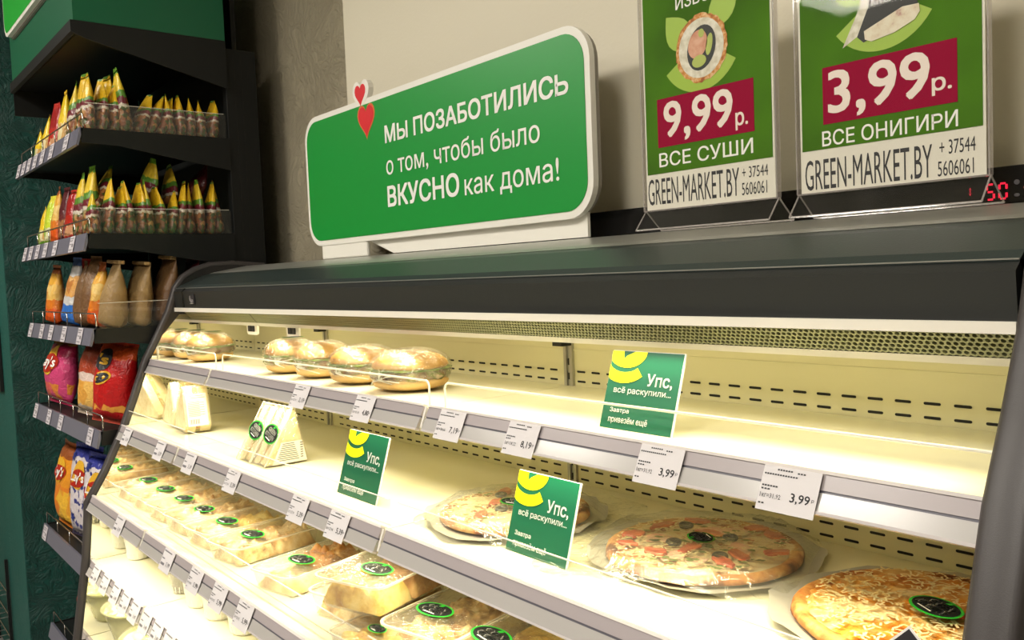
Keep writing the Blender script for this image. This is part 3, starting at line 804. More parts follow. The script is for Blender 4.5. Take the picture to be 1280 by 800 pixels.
# ================================================================== "SOLD OUT" CARDS
def card(label, x0, y, z, wd, h, lean):
    """bottom-left corner x0; leans back by lean; frame maps (u,v) in 0..1"""
    t = thing('notice_card', label, 'sign', (x0, y, z), 0, 'green notice cards on the shelves')
    def F(u, v, off=0.0):
        return (u * wd, v * lean - off, v * h + off * lean / h)
    b = MB()
    vs = [F(0, 0), F(1, 0), F(1, 1), F(0, 1), F(0, 0, -0.002), F(1, 0, -0.002), F(1, 1, -0.002), F(0, 1, -0.002)]
    b.add(vs, [(0, 1, 2, 3), (7, 6, 5, 4), (0, 4, 5, 1), (1, 5, 6, 2), (2, 6, 7, 3), (3, 7, 4, 0)])
    cd = obj('card', b, M['text_white'], t)
    g = MB(); g.add([F(0.004, 0.0, 0.0004), F(0.985, 0, 0.0004), F(0.985, 0.992, 0.0004), F(0.004, 0.992, 0.0004)], [(0, 1, 2, 3)])
    obj('green_print', g, M['card_green'], cd)
    fr = lambda o_: (lambda u, v: F(u, v, o_))
    L_ = MB()
    # crown with notch
    pts = []
    for i in range(15):
        a = PI + (PI * 1.0) * i / 14
        pts.append((max(0.004, 0.225 + 0.275 * math.cos(a)), 0.992 + 0.215 * math.sin(a)))
    pts += [(0.33, 0.992), (0.22, 0.93), (0.185, 0.89), (0.175, 0.93), (0.17, 0.992)]
    ngon(L_, pts, 0, frame=fr(0.0008))
    pts = []
    A = [math.radians(205 + (322 - 205) * i / 10) for i in range(11)]
    pts = [(0.21 + 0.34 * math.cos(a), 0.845 + 0.265 * math.sin(a)) for a in A] + [(0.21 + 0.24 * math.cos(a), 0.885 + 0.165 * math.sin(a)) for a in reversed(A)]
    pts = [(max(0.004, u), v) for u, v in pts]
    ngon(L_, pts, 0, frame=fr(0.0008))
    obj('leaf_print', L_, M['leaf_yellow'], cd)
    text_line(cd, M['text_white'], 'Упс,', 0.555, 0.90, 0.545, 0.725, 0, 0.02, frame=fr(0.0009))
    text_line(cd, M['text_white'], 'всё раскупили...', 0.115, 0.905, 0.435, 0.535, 0, 0.015, frame=fr(0.0009))
    text_line(cd, M['text_white'], 'Завтра', 0.115, 0.385, 0.195, 0.265, 0, 0.0, frame=fr(0.0009))
    text_line(cd, M['text_white'], 'привезём ещё', 0.115, 0.66, 0.06, 0.16, 0, 0.0, frame=fr(0.0009))
    return t
card('green sold-out notice card on the top shelf', -0.800, 0.792, 1.3955, 0.122, 0.098, 0.032)
card('green sold-out notice card on the second shelf, beside the sandwich packs', -1.398, 0.716, 1.2195, 0.137, 0.110, 0.034)
card('green sold-out notice card on the second shelf, in front of the pizzas', -0.926, 0.726, 1.2195, 0.124, 0.106, 0.032)

# ================================================================== PRICE TAGS
def price_tag(label, x, k, price, sub='', cheap=False, wd=0.064):
    yf, zs = SH[k]
    dy, dz = -0.018, -0.038
    L_ = math.hypot(dy, dz)
    t = thing('price_tag', label, 'price tag', (x, yf, zs + 0.004))
    def F(u, v, off=0.0):      # u across, v from top (0) to bottom (1); extra length below
        return (u, dy * v * 1.02 - 0.0040 - off * 0.9, dz * v * 1.02 - 0.0006 + off * 0.43)
    b = MB()
    hw = wd / 2
    b.add([F(-hw, 0.02), F(hw, 0.02), F(hw, 1.08), F(-hw, 1.08), F(-hw, 0.02, -0.0006), F(hw, 0.02, -0.0006), F(hw, 1.08, -0.0006), F(-hw, 1.08, -0.0006)],
          [(0, 1, 2, 3), (7, 6, 5, 4), (0, 4, 5, 1), (1, 5, 6, 2), (2, 6, 7, 3), (3, 7, 4, 0)])
    p = obj('paper_label', b, M['paper'], t)
    fr = lambda u, v: F(u, 1 - v, 0.0004)
    T_ = MB()
    fit_text(T_, price, hw * 0.12, hw * 0.78, 0.18, 0.42, 0, 0.01, frame=fr, res=1 if cheap else 2)
    if not cheap:
        fit_text(T_, 'р', hw * 0.84, hw * 0.92, 0.28, 0.36, 0, frame=fr, res=1)
        fit_text(T_, sub, -hw * 0.93, -hw * 0.2, 0.20, 0.33, 0, 0.0, frame=fr, res=1)
        for (u0, u1, v) in ((-0.5, 0.05, 0.90), (0.2, 0.5, 0.88), (-0.93, 0.25, 0.78), (-0.93, -0.35, 0.50), (-0.93, -0.6, 0.42), (-0.93, -0.7, 0.08)):
            n = int((u1 - u0) / 0.09)
            for i in range(n):
                a = hw * (u0 + (u1 - u0) * i / n); bb = a + hw * (u1 - u0) / n * 0.72
                T_.add([fr(a, v - 0.018), fr(bb, v - 0.018), fr(bb, v + 0.018), fr(a, v + 0.018)], [(0, 1, 2, 3)])
    else:
        for (u0, u1, v, h) in ((-0.9, 0.5, 0.86, 0.03), (-0.9, -0.4, 0.5, 0.03), (-0.9, -0.2, 0.24, 0.06)):
            T_.add([fr(hw * u0, v - h), fr(hw * u1, v - h), fr(hw * u1, v + h), fr(hw * u0, v + h)], [(0, 1, 2, 3)])
    obj('printed_text', T_, M['ink'] if not cheap else M['ink_grey'], p)
    return t
ORD = ['first', 'second', 'third', 'fourth', 'fifth', 'sixth', 'seventh', 'eighth', 'ninth']
for i, (x, pr, sub) in enumerate([(-1.559, '2,19', '1кг=21,90'), (-1.312, '4,80', '1кг=30,00'), (-1.052, '7,19', '1кг=38,60'), (-0.886, '8,19', '1кг=38,22'), (-0.644, '3,99', '1кг=31,92'), (-0.478, '3,99', '1кг=31,92')]):
    price_tag('white price tag on the top shelf rail, %s from the left%s' % (ORD[i], ', reading ' + pr if i > 1 else ''), x, 0, pr, sub)
for i, x in enumerate([-2.457, -2.175, -1.963, -1.711, -1.405, -1.26]):
    price_tag('white price tag on the second shelf rail, %s from the left' % ORD[i], x, 1, '5,39', '1кг=27,94', cheap=i < 3)
for i, x in enumerate([-2.243, -1.875, -1.707, -1.581, -1.461]):
    price_tag('white price tag on the third shelf rail, %s from the left' % ORD[i], x, 2, '5,99', '1кг=24,95', cheap=i < 2)
for i, x in enumerate([-2.464, -2.369, -2.272, -2.189, -2.11, -2.025, -1.944, -1.867]):
    price_tag('white price tag on the fourth shelf rail, %s from the left' % ORD[i], x, 3, '3,49', '', cheap=True, wd=0.058)

# small diamond card peeking up at the lower right
dc = thing('diamond_card', 'small dark diamond-shaped card with gold picture in front of the cheese pizza', 'card', (-0.341, 0.690, 1.227), 0)
obj('card', MB().plate_y([(0, 0.0), (0.034, 0.034), (0, 0.068), (-0.034, 0.034)], -0.0006, 0.0006), M['text_white'], dc)
obj('dark_print', ngon(MB(), [(0, 0.004), (0.0305, 0.034), (0, 0.0655), (-0.0305, 0.034)], -0.0009), M['ink'], dc)
obj('gold_print', ngon(MB(), [(-0.012, 0.040), (0.013, 0.040), (0.013, 0.047), (0, 0.055), (-0.012, 0.049)], -0.0012), mat('printed_gold', (0.30, 0.22, 0.04), 0.4), dc)

# ================================================================== STICKER
def sticker(parent, loc, rx, ry, rz=0, tilt=0, text=True, name='sticker', rough_=False):
    """oval sticker lying in the local xy plane"""
    b = MB()
    n = 24
    ring = [(rx * math.cos(2 * PI * i / n), ry * math.sin(2 * PI * i / n)) for i in range(n)]
    b.add([(x, y, 0) for x, y in ring], [tuple(range(n))], 1)
    b.add([(x * 0.90, y * 0.86, 0.0004) for x, y in ring], [tuple(range(n))], 0)
    fr = lambda u, v: (u, v, 0.0008)
    fit_text(b, 'GREEN', -rx * 0.56, rx * 0.54, ry * 0.08, ry * 0.52, 0, 0.02, 2, 1, frame=fr)
    fit_text(b, 'KITCHEN', -rx * 0.66, rx * 0.66, -ry * 0.44, ry * 0.0, 0, 0.02, 2, 1, frame=fr)
    b.add([(-rx * .35, -ry * .62, .0008), (rx * .35, -ry * .62, .0008), (rx * .35, -ry * .54, .0008), (-rx * .35, -ry * .54, .0008)], [(0, 1, 2, 3)], 2)
    b.add([(x, y, 0.0008) for x, y in leaf_pts(-rx * .12, ry * .58, rx * .12, ry * .78, 0.3, 4)], [tuple(range(8))], 1)
    o = obj(name, b, [M['sticker'], M['sticker_rim'], M['text_white']], parent)
    o.location = loc
    o.rotation_euler = (tilt, 0, rz)
    return o

def nz(x, y, z, s):
    return noise.noise(Vector((x * s, y * s, z * s)))

# ================================================================== BUNS
def make_bun(name_label, seed, seeds=True, R_=0.060, filling='filling', stick=False):
    random.seed(seed)
    t = thing('wrapped_bun', name_label, 'bun', (0, 0, 0), 0, 'filled buns wrapped in clear film on the top shelf')
    wb = lambda a, z: 0.05 * nz(math.cos(a), math.sin(a), seed, 1.5)
    lo = MB().lathe([(0.0, 0.003), (R_ * 0.70, 0.003), (R_ * 0.92, 0.009), (R_ * 0.98, 0.017), (R_ * 0.93, 0.024), (0, 0.025)], 28, wob=wb)
    obj('bun_bottom', lo, M['bun_low'], t, smooth=True)
    fi = MB()
    wf = lambda a, z: 0.07 * math.sin(a * 9 + seed) * 0.6 + 0.06 * nz(math.cos(a) * 3, math.sin(a) * 3, seed, 2)
    fi.lathe([(0, 0.024), (R_ * 0.93, 0.022), (R_ * 1.01, 0.029), (R_ * 0.98, 0.037), (R_ * 0.92, 0.0415), (0, 0.042)], 40, wob=wf)
    obj('filling', fi, M[filling], t, smooth=True)
    lt = MB()
    wl = lambda a, z: 0.09 * math.sin(a * 13 + seed) * 0.7
    lt.lathe([(0, 0.0415), (R_ * 0.95, 0.040), (R_ * 1.04, 0.0425), (R_ * 0.9, 0.0445), (0, 0.044)], 48, wob=wl)
    obj('lettuce_leaf', lt, M['lettuce'], t, smooth=True)
    up = MB().lathe([(0, 0.0435), (R_ * 0.93, 0.0435), (R_ * 0.99, 0.049), (R_ * 0.93, 0.058), (R_ * 0.76, 0.067), (R_ * 0.5, 0.0735), (R_ * 0.22, 0.077), (0, 0.0775)], 28, wob=wb)
    top = obj('bun_top', up, M['bun_top'], t, smooth=True)
    if seeds:
        sd = MB()
        for i in range(70):
            a = random.uniform(0, 2 * PI); r = R_ * 0.72 * math.sqrt(random.random())
            z = 0.0775 - 0.0115 * (r / (R_ * 0.76)) ** 2 + 0.0004
            c, s_ = math.cos(a), math.sin(a); q = random.uniform(0, PI); l = 0.0018
            x, y = r * c, r * s_
            sd.add([(x + l * math.cos(q), y + l * math.sin(q), z), (x - l * .5 * math.sin(q), y + l * .5 * math.cos(q), z + .0006), (x - l * math.cos(q), y - l * math.sin(q), z), (x + l * .5 * math.sin(q), y - l * .5 * math.cos(q), z + .0006)], [(0, 1, 2, 3)])
        o = obj('sesame_seeds', sd, M['sesame'], top); o['kind'] = 'stuff'
    # film: pulled around the bun, gathered to a knot at one side
    fm = MB(); n1, n2 = 36, 14; vs = []
    for i in range(n1):
        a = 2 * PI * i / n1
        for j in range(n2 + 1):
            p = PI * j / n2
            r = R_ * 1.06 * math.sin(p) ** 0.7 if 0 < j < n2 else 0.0
            z = 0.041 - 0.042 * math.cos(PI - p)
            wv = 1 + 0.035 * math.sin(a * 11 + 3 * nz(math.cos(a), p, seed, 2)) * math.sin(p) + 0.03 * nz(math.cos(a), math.sin(a), p + seed, 4)
            vs.append((r * math.cos(a) * wv, r * math.sin(a) * wv, max(0.0005, z)))
    fs = []
    for i in range(n1):
        for j in range(n2):
            a = i * (n2 + 1) + j; b = ((i + 1) % n1) * (n2 + 1) + j
            fs.append((a, b, b + 1, a + 1))
    fm.add(vs, fs)
    obj('film_wrapper', fm, M['film'], t, smooth=True)
    # crinkle ridges: thin radiating folds towards the knot on the aisle side
    rg = MB()
    kx, ky, kz = R_ * 0.15, -R_ * 1.04, 0.026
    for i in range(30):
        a = -PI / 2 + random.uniform(-2.2, 2.2)
        r = R_ * random.uniform(0.75, 1.04); zz = random.uniform(0.012, 0.075)
        ex, ey = r * math.cos(a), r * math.sin(a)
        if zz > 0.05: ex *= 0.8; ey *= 0.75
        m_ = (ex * .5 + kx * .5) * 1.07, (ey * .5 + ky * .5) * 1.09
        rg.tube([(kx, ky, kz), (m_[0], m_[1], (kz + zz) / 2 + .002), (ex * 1.04, ey * 1.04, zz)], 0.0008, 4)
    o = obj('film_folds', rg, M['film_white'], t); o['kind'] = 'stuff'
    if stick:
        sticker(t, (0.0, 0.010, 0.0835), 0.026, 0.017, 0.6)
    return t
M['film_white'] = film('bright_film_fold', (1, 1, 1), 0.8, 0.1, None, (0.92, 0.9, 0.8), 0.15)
buns = [
    (-2.480, 0.845, 1.6, True, 0.058, 'filling', True, 'film-wrapped bun on the top shelf, nearest the left end of the case'),
    (-2.345, 0.842, 0.2, False, 0.062, 'filling', True, 'film-wrapped bun with green leaf filling, second from the left'),
    (-1.845, 0.845, 2.2, False, 0.058, 'filling', True, 'smooth pale film-wrapped bun with green sticker on its top'),
    (-1.690, 0.850, -0.4, False, 0.060, 'filling', False, 'film-wrapped bun beside the stickered bun, partly hidden by the next'),
    (-1.520, 0.850, 0.5, False, 0.066, 'filling', False, 'film-wrapped bun with gathered knot, second from the right end of row'),
    (-1.345, 0.850, 0.0, True, 0.072, 'filling', False, 'sesame-seeded bun with dark filling, rightmost of the wrapped buns')]
for i, (x, y, rz, sd, R_, fl, stk, lab) in enumerate(buns):
    b = make_bun(lab, i + 1, sd, R_, fl, stk)
    b.location = (x, y, SH[0][1] + 0.0005); b.rotation_euler = (0, 0, rz * 0.2)
    b.scale = (1, 1, 0.92 if i > 3 else 0.95)

# ================================================================== SANDWICH PACKS
def sandwich_pack(label, wd=0.070, dp=0.098, h=0.118, face='fill', group='triangular sandwich packs on the second shelf'):
    t = thing('sandwich_pack', label, 'sandwich', (0, 0, 0), 0, group)
    prof = [(0, 0.002), (dp, 0.002), (dp, 0.012), (dp * 0.78, h), (dp * 0.70, h)]
    inset = [(0.006, 0.004), (dp - 0.004, 0.004), (dp - 0.004, 0.014), (dp * 0.77, h - 0.006), (dp * 0.71, h - 0.006)]
    # two bread slices with filling between, twice
    n = 3; ws = [0.40, 0.17, 0.43]; x = -wd / 2 + 0.002
    for i, q in enumerate(ws):
        wq = q * (wd - 0.004)
        nm = 'bread_slice' if i % 2 == 0 else 'filling'
        ins = inset if i % 2 == 0 else [(y + 0.002 if y < 0.01 else y, z) for y, z in inset]
        obj(nm, MB().prism_x(ins, x, x + wq - 0.0008), M['bread'] if i % 2 == 0 else M['sand_fill'], t, bevel=0.0015)
        x += wq
    obj('clear_box', MB().prism_x(prof, -wd / 2, wd / 2), M['film'], t, bevel=0.002)
    # seal flange of the front face
    fl = MB()
    for s in (-1, 1): fl.tube([(s * wd / 2, 0, 0.002), (s * wd / 2, dp * 0.70, h)], 0.0012, 5)
    fl.tube([(-wd / 2, dp * 0.70, h), (wd / 2, dp * 0.70, h)], 0.0014, 5)
    obj('seal_edge', fl, M['rim'], t)
    ang = math.atan2(h, dp * 0.70)
    sticker(t, (0.004, dp * 0.70 * 0.52 - 0.0035, h * 0.52 + 0.003), 0.028, 0.021, 0, 0, name='oval_sticker').rotation_euler = (ang, 0.0, 0)
    return t
sp1 = sandwich_pack('upright triangular sandwich pack with oval sticker, left of the front pair')
kids_s = kids(sp1)
for c in kids_s:
    if c.name.startswith('oval'):
        c.rotation_euler = (c.rotation_euler[0], 0.35, 0.0)
def paper_label(parent, wd, dp, h, side):
    """printed label with text rows and bar code on the +x side"""
    L_ = MB()
    return L_
sp1.location = (-1.795, 0.700, SH[1][1] + 0.0005)
sp2 = dup(sp1, (-1.722, 0.702, SH[1][1] + 0.0005), 0.0, 'upright triangular sandwich pack with oval sticker, right of the front pair')
# printed label on the visible side of sp2
def side_label(t, wd, dp, h):
    b = MB(); x = wd / 2 + 0.0008
    b.add([(x, 0.018, 0.004), (x, dp - 0.002, 0.004), (x, dp - 0.012, 0.048), (x, 0.040, 0.048)], [(0, 1, 2, 3)])
    lo = obj('printed_label', b, M['paper_cream'], t)
    q = MB()
    for r in range(9):
        z = 0.010 + r * 0.0042
        q.add([(x + .0004, 0.028 + r * .0018, z), (x + .0004, dp - 0.020 - r * .0012, z), (x + .0004, dp - 0.020 - r * .0012, z + 0.0018), (x + .0004, 0.028 + r * .0018, z + 0.0018)], [(0, 1, 2, 3)])
    for r in range(7):
        z = 0.012 + r * 0.005
        q.add([(x + .0004, dp - 0.0165, z), (x + .0004, dp - 0.0105, z), (x + .0004, dp - 0.0105, z + 0.0024), (x + .0004, dp - 0.0165, z + 0.0024)], [(0, 1, 2, 3)])
    obj('label_print', q, M['text_label'], lo)
side_label(sp2, 0.070, 0.098, 0.118)
# the two packs turned round at the left: their backs with label face the camera
def turned_pack(label, x, y, rz):
    t = thing('sandwich_pack', label, 'sandwich', (x, y, SH[1][1] + 0.0005), rz, 'turned sandwich packs at the left of the second shelf')
    dp, h, wd = 0.135, 0.122, 0.068
    # profile in xz: slope on the left, label back on the right
    def P_(mb, pr, y0, y1, mi=0): return mb.plate_y(pr, y0, y1, mi)
    pr = [(-dp, 0.001), (0.012, 0.001), (0.026, 0.02), (0.0, h), (-0.012, h), (-dp - 0.004, 0.012)]
    brd = MB()
    P_(brd, [(a * 0.96, 0.002 + b * 0.95) for a, b in pr], 0.003, 0.028)
    obj('bread_slice', brd, M['bread'], t, bevel=0.002)
    obj('filling', P_(MB(), [(a * 0.95, 0.003 + b * 0.94) for a, b in pr], 0.0285, 0.038), M['sand_fill'], t)
    brd = MB(); P_(brd, [(a * 0.96, 0.002 + b * 0.95) for a, b in pr], 0.0385, wd - 0.003)
    obj('bread_slice', brd, M['bread'], t, bevel=0.002)
    obj('clear_box', P_(MB(), pr, 0, wd), M['wrap_light'], t, bevel=0.002)
    # label on the upright back, facing +x
    def F(u, v, off=0.0012):
        return (0.026 - 0.026 * v + off, 0.005 + (wd - 0.010) * u, 0.020 + (h - 0.020) * v)
    lo = obj('printed_label', MB().add([F(0.06, 0), F(0.94, 0), F(0.94, 0.80), F(0.06, 0.80)], [(0, 1, 2, 3)]), M['paper_cream'], t)
    q = MB()
    def row(u0, u1, v0, v1): q.add([F(u0, v0, 0.0017), F(u1, v0, 0.0017), F(u1, v1, 0.0017), F(u0, v1, 0.0017)], [(0, 1, 2, 3)])
    for r in range(13): row(0.12, 0.62 + 0.2 * (r % 2), 0.24 + r * 0.030, 0.252 + r * 0.030)
    for r in range(9): row(0.14 + r * 0.05, 0.16 + r * 0.05 + 0.012 * (r % 2), 0.05, 0.17)
    for (v0, a, b_) in ((0.74, 0.2, 0.8), (0.69, 0.12, 0.88)): row(a, b_, v0, v0 + 0.018)
    o = obj('label_print', q, M['text_label'], lo)
    return t
M['wrap_light'] = film('pale_sandwich_film', (1, 0.99, 0.95), 0.16, 0.15, (40, 0.4), (0.88, 0.82, 0.62), 0.04)
turned_pack('triangular sandwich pack turned round, showing its printed label and bar code', -2.262, 0.730, -0.12)
turned_pack('triangular sandwich pack turned round, half hidden behind the labelled one', -2.392, 0.742, -0.12)

# ================================================================== PIZZAS
def blob(rx, ry, seed, n=16, amp=0.55):
    return [(rx * (1 + amp * nz(math.cos(2 * PI * i / n), math.sin(2 * PI * i / n), seed, 1.6)) * math.cos(2 * PI * i / n),
             ry * (1 + amp * nz(math.cos(2 * PI * i / n), math.sin(2 * PI * i / n), seed, 1.6)) * math.sin(2 * PI * i / n)) for i in range(n)]
def pizza(label, x, y, z, R_, rz, style, seed, paper=True, bag=None, tomatoes=0, olives=0, ham=0, herbs=0, stick_r=0.030, stick_rot=0, stick_off=(0, 0)):
    random.seed(seed)
    t = thing('pizza', label, 'pizza', (x, y, z), rz, 'whole pizzas on the second shelf')
    if paper:
        p = MB(); n = 48; vs = [(0, 0, 0.0015)]
        for ring, (rr, zz) in enumerate(((0.80, 0.0015), (0.98, 0.0018), (1.10, 0.005), (1.19, 0.010))):
            for i in range(n):
                a = 2 * PI * i / n
                wv = 1 + (0.13 * nz(math.cos(a), math.sin(a), seed, 1.3) + 0.05 * nz(math.cos(a), math.sin(a), seed, 3.5) + 0.01 * math.sin(7 * a + seed)) * (1 if ring > 1 else 0)
                dz = (0.007 * abs(nz(math.cos(a) * 2, math.sin(a) * 2, seed + 5, 2.2)) + 0.002 * math.sin(11 * a)) * (ring > 1)
                vs.append((R_ * rr * wv * math.cos(a), R_ * rr * wv * math.sin(a), max(0.001, zz * (0.6 if ring > 1 else 1) + dz)))
        fs = [(0, 1 + i, 1 + (i + 1) % n) for i in range(n)]
        for r in range(3):
            for i in range(n):
                a = 1 + r * n + i; b = 1 + r * n + (i + 1) % n
                fs.append((a, b, b + n, a + n))
        p.add(vs, fs)
        obj('paper_base', p, M['foil'], t, smooth=True)
    wb = lambda a, z_: 0.022 * nz(math.cos(a), math.sin(a), seed, 2.2) + 0.010 * nz(math.cos(a), math.sin(a), seed, 6)
    cr = MB().lathe([(R_ * 0.6, 0.003), (R_ * 0.93, 0.003), (R_ * 1.0, 0.0065), (R_ * 0.99, 0.0115), (R_ * 0.955, 0.0155), (R_ * 0.91, 0.0155), (R_ * 0.86, 0.0125)], 64, wob=wb)
    obj('crust', cr, M['crust'], t, smooth=True)
    # topping surface: lumpy disc
    tp = MB(); n = 72; rings = 22; vs = [(0, 0, 0.0165)]
    for k in range(1, rings + 1):
        r = R_ * 0.925 * k / rings
        for i in range(n):
            a = 2 * PI * i / n; px_, py_ = r * math.cos(a), r * math.sin(a)
            h = 0.0142 + 0.0032 * nz(px_, py_, seed, 60) + 0.0028 * nz(px_, py_, seed + 3, 130) + 0.0015 * nz(px_, py_, seed + 7, 260)
            if k >= rings - 1: h = 0.0140 if k == rings else h - 0.001
            vs.append((px_, py_, h))
    fs = [(0, 1 + i, 1 + (i + 1) % n) for i in range(n)]
    for r in range(rings - 1):
        for i in range(n):
            a = 1 + r * n + i; b = 1 + r * n + (i + 1) % n
            fs.append((a, b, b + n, a + n))
    tp.add(vs, fs)
    obj('cheese_topping', tp, M['cheese_bake'] if style == 'bake' else M['cheese'], t, smooth=True)
    # shreds
    sh = MB()
    for i in range(900 if style != 'bake' else 700):
        a = random.uniform(0, 2 * PI); r = R_ * 0.88 * math.sqrt(random.random()); q = random.uniform(0, PI); l = random.uniform(0.006, 0.013); w_ = 0.0011
        px_, py_ = r * math.cos(a), r * math.sin(a); z0 = 0.0192 + random.uniform(-0.001, 0.0015)
        dx, dy = math.cos(q), math.sin(q); cv = random.uniform(-.3, .3) * l
        P3 = [(-l / 2, 0), (0, cv), (l / 2, 0)]
        vv = []
        for (s_, c_) in P3:
            for side in (-w_, w_):
                vv.append((px_ + dx * s_ - dy * (c_ + side), py_ + dy * s_ + dx * (c_ + side), z0 + (0.0006 if c_ else 0)))
        sh.add(vv, [(0, 1, 3, 2), (2, 3, 5, 4)])
    o = obj('cheese_shreds', sh, M['shred'], t); o['kind'] = 'stuff'
    def scatter(name, k, mt, rx, ry, hh, rmax=0.78, rmin=0.2):
        for i in range(k):
            a = 2 * PI * (i + random.uniform(-.3, .3)) / k + seed; r = R_ * random.uniform(rmin, rmax)
            b = MB().plate_z(blob(rx * random.uniform(.8, 1.15), ry * random.uniform(.8, 1.1), seed + i * 3), 0, hh)
            obj(name, b, M[mt], t, bevel=hh * 0.3, loc=(r * math.cos(a), r * math.sin(a), 0.0182), rot=(random.uniform(-.08, .08), random.uniform(-.08, .08), random.uniform(0, PI)), seg=1)
    scatter('ham_piece', ham, 'ham', 0.024, 0.017, 0.0012, 0.68, 0.15)
    scatter('tomato_slice', tomatoes, 'tomato', 0.018, 0.0105, 0.0042)
    for i in range(olives):
        a = 2 * PI * i / max(1, olives) + 0.6; r = R_ * (0.30 + 0.22 * (i % 2))
        ring = MB().lathe([(0.004, 0.0), (0.0095, 0.0), (0.0105, 0.002), (0.0092, 0.0042), (0.0045, 0.004), (0.004, 0.0)], 14)
        obj('olive_slice', ring, M['olive'], t, smooth=True, loc=(r * math.cos(a), r * math.sin(a), 0.0195), rot=(0.1, 0.05, 0))
    if herbs:
        hb_ = MB()
        for i in range(herbs):
            a = random.uniform(0, 2 * PI); r = R_ * 0.84 * math.sqrt(random.random())
            c = (r * math.cos(a), r * math.sin(a)); bl = blob(0.0055, 0.0035, i)
            hb_.add([(c[0] + u, c[1] + v, 0.0206) for u, v in bl], [tuple(range(len(bl)))])
        o = obj('herb_flakes', hb_, M['herb'], t); o['kind'] = 'stuff'
    s_ = sticker(t, (stick_off[0], stick_off[1], 0.0265), stick_r, stick_r * 0.72, stick_rot - rz, 0, name='oval_sticker')
    # clear bag over the pizza
    if bag:
        bx0, bx1, by0, by1 = bag
        b = MB(); nx, ny = 46, 36; vs = []
        for i in range(nx + 1):
            for j in range(ny + 1):
                u = bx0 + (bx1 - bx0) * i / nx; v = by0 + (by1 - by0) * j / ny
                cu = (bx0 + bx1) / 2; cv = (by0 + by1) / 2
                eu = abs(u - cu) / ((bx1 - bx0) / 2); ev = abs(v - cv) / ((by1 - by0) / 2)
                rr = math.hypot(u, v) / R_
                h = 0.0255 * (1 - max(0, min(1, (rr - 0.95) / 0.30))) + 0.001
                if rr > 0.98:
                    h += (0.006 * abs(nz(u, v, seed, 30)) + 0.010 * max(0, nz(u, v, seed + 2, 14))) * (1 - max(0, eu - 0.97) / 0.03 * 0.8)
                k_ = 1.0
                if ev > 0 and eu > 0:      # round the corners
                    d_ = (eu ** 5 + ev ** 5) ** 0.2
                    if d_ > 1: k_ = 1 / d_
                vs.append((cu + (u - cu) * k_, cv + (v - cv) * k_, h))
        fs = [(i * (ny + 1) + j, (i + 1) * (ny + 1) + j, (i + 1) * (ny + 1) + j + 1, i * (ny + 1) + j + 1) for i in range(nx) for j in range(ny)]
        b.add(vs, fs)
        obj('clear_bag', b, M['wrap'], t, smooth=True)
    return t
ZP = SH[1][1] + 0.0005
pizza('bagged olive pizza partly hidden by a green notice card, leftmost pizza', -1.035, 0.835, ZP, 0.118, 0.15, 'plain', 11, paper=True, bag=(-0.135, 0.160, -0.130, 0.175), tomatoes=5, olives=3, ham=2, herbs=12, stick_r=0.028, stick_rot=0.2, stick_off=(0.005, -0.005))
pizza('ham and tomato pizza with olives, middle of the second shelf', -0.712, 0.886, ZP + 0.001, 0.128, 0.4, 'plain', 23, paper=True, bag=(-0.205, 0.140, -0.145, 0.140), tomatoes=12, olives=4, ham=6, herbs=60, stick_r=0.024, stick_rot=2.6, stick_off=(0.0, -0.005))
pizza('browned cheese pizza on grey paper, at the right end of the second shelf', -0.415, 0.868, ZP + 0.002, 0.128, 1.1, 'bake', 37, paper=True, bag=None, tomatoes=1, olives=0, ham=0, herbs=0, stick_r=0.031, stick_rot=-0.55, stick_off=(0.0, -0.02))

# ================================================================== MEAL TRAYS
def lumpy(x0, x1, y0, y1, z0, z1, seed, amp=0.006, nx=18, ny=26, sc=45):
    mb = MB(); vs = []
    for i in range(nx + 1):
        for j in range(ny + 1):
            u = i / nx; v = j / ny
            x = x0 + (x1 - x0) * u; y = y0 + (y1 - y0) * v
            e = min(1, min(u, 1 - u, ) * 7) * min(1, min(v, 1 - v) * 9)
            ch = abs(nz(x, y, seed + 2, sc * 1.2))
            h = z0 + (z1 - z0) * (e ** 0.5) * (0.86 + 0.5 * ch) + amp * nz(x, y, seed, sc) * e + amp * .7 * nz(x, y, seed + 4, sc * 2.6) * e
            sx = 1 - 0.10 * abs(nz(y, seed, h, 30)); sy = 1 - 0.05 * abs(nz(x, seed, h, 35))
            vs.append(((x0 + x1) / 2 + (x - (x0 + x1) / 2) * sx, (y0 + y1) / 2 + (y - (y0 + y1) / 2) * sy, h if e > 0 else z0))
    fs = [(i * (ny + 1) + j, (i + 1) * (ny + 1) + j, (i + 1) * (ny + 1) + j + 1, i * (ny + 1) + j + 1) for i in range(nx) for j in range(ny)]
    return mb.add(vs, fs)
def rr_ring(w_, d_, r, z, n=4):
    return [(x, y, z) for x, y in rrect(-w_ / 2, w_ / 2, -d_ / 2, d_ / 2, r, n)]
def loft(mb, rings, cap0=True, cap1=False, mi=0):
    n = len(rings[0]); k = len(mb.v)
    vs = [v for R_ in rings for v in R_]
    fs = []
    for i in range(len(rings) - 1):
        for j in range(n):
            a = i * n + j; b = i * n + (j + 1) % n
            fs.append((a, b, b + n, a + n))
    if cap0: fs.append(tuple(range(n))[::-1])
    if cap1: fs.append(tuple(range(len(vs) - n, len(vs))))
    return mb.add(vs, fs, mi)
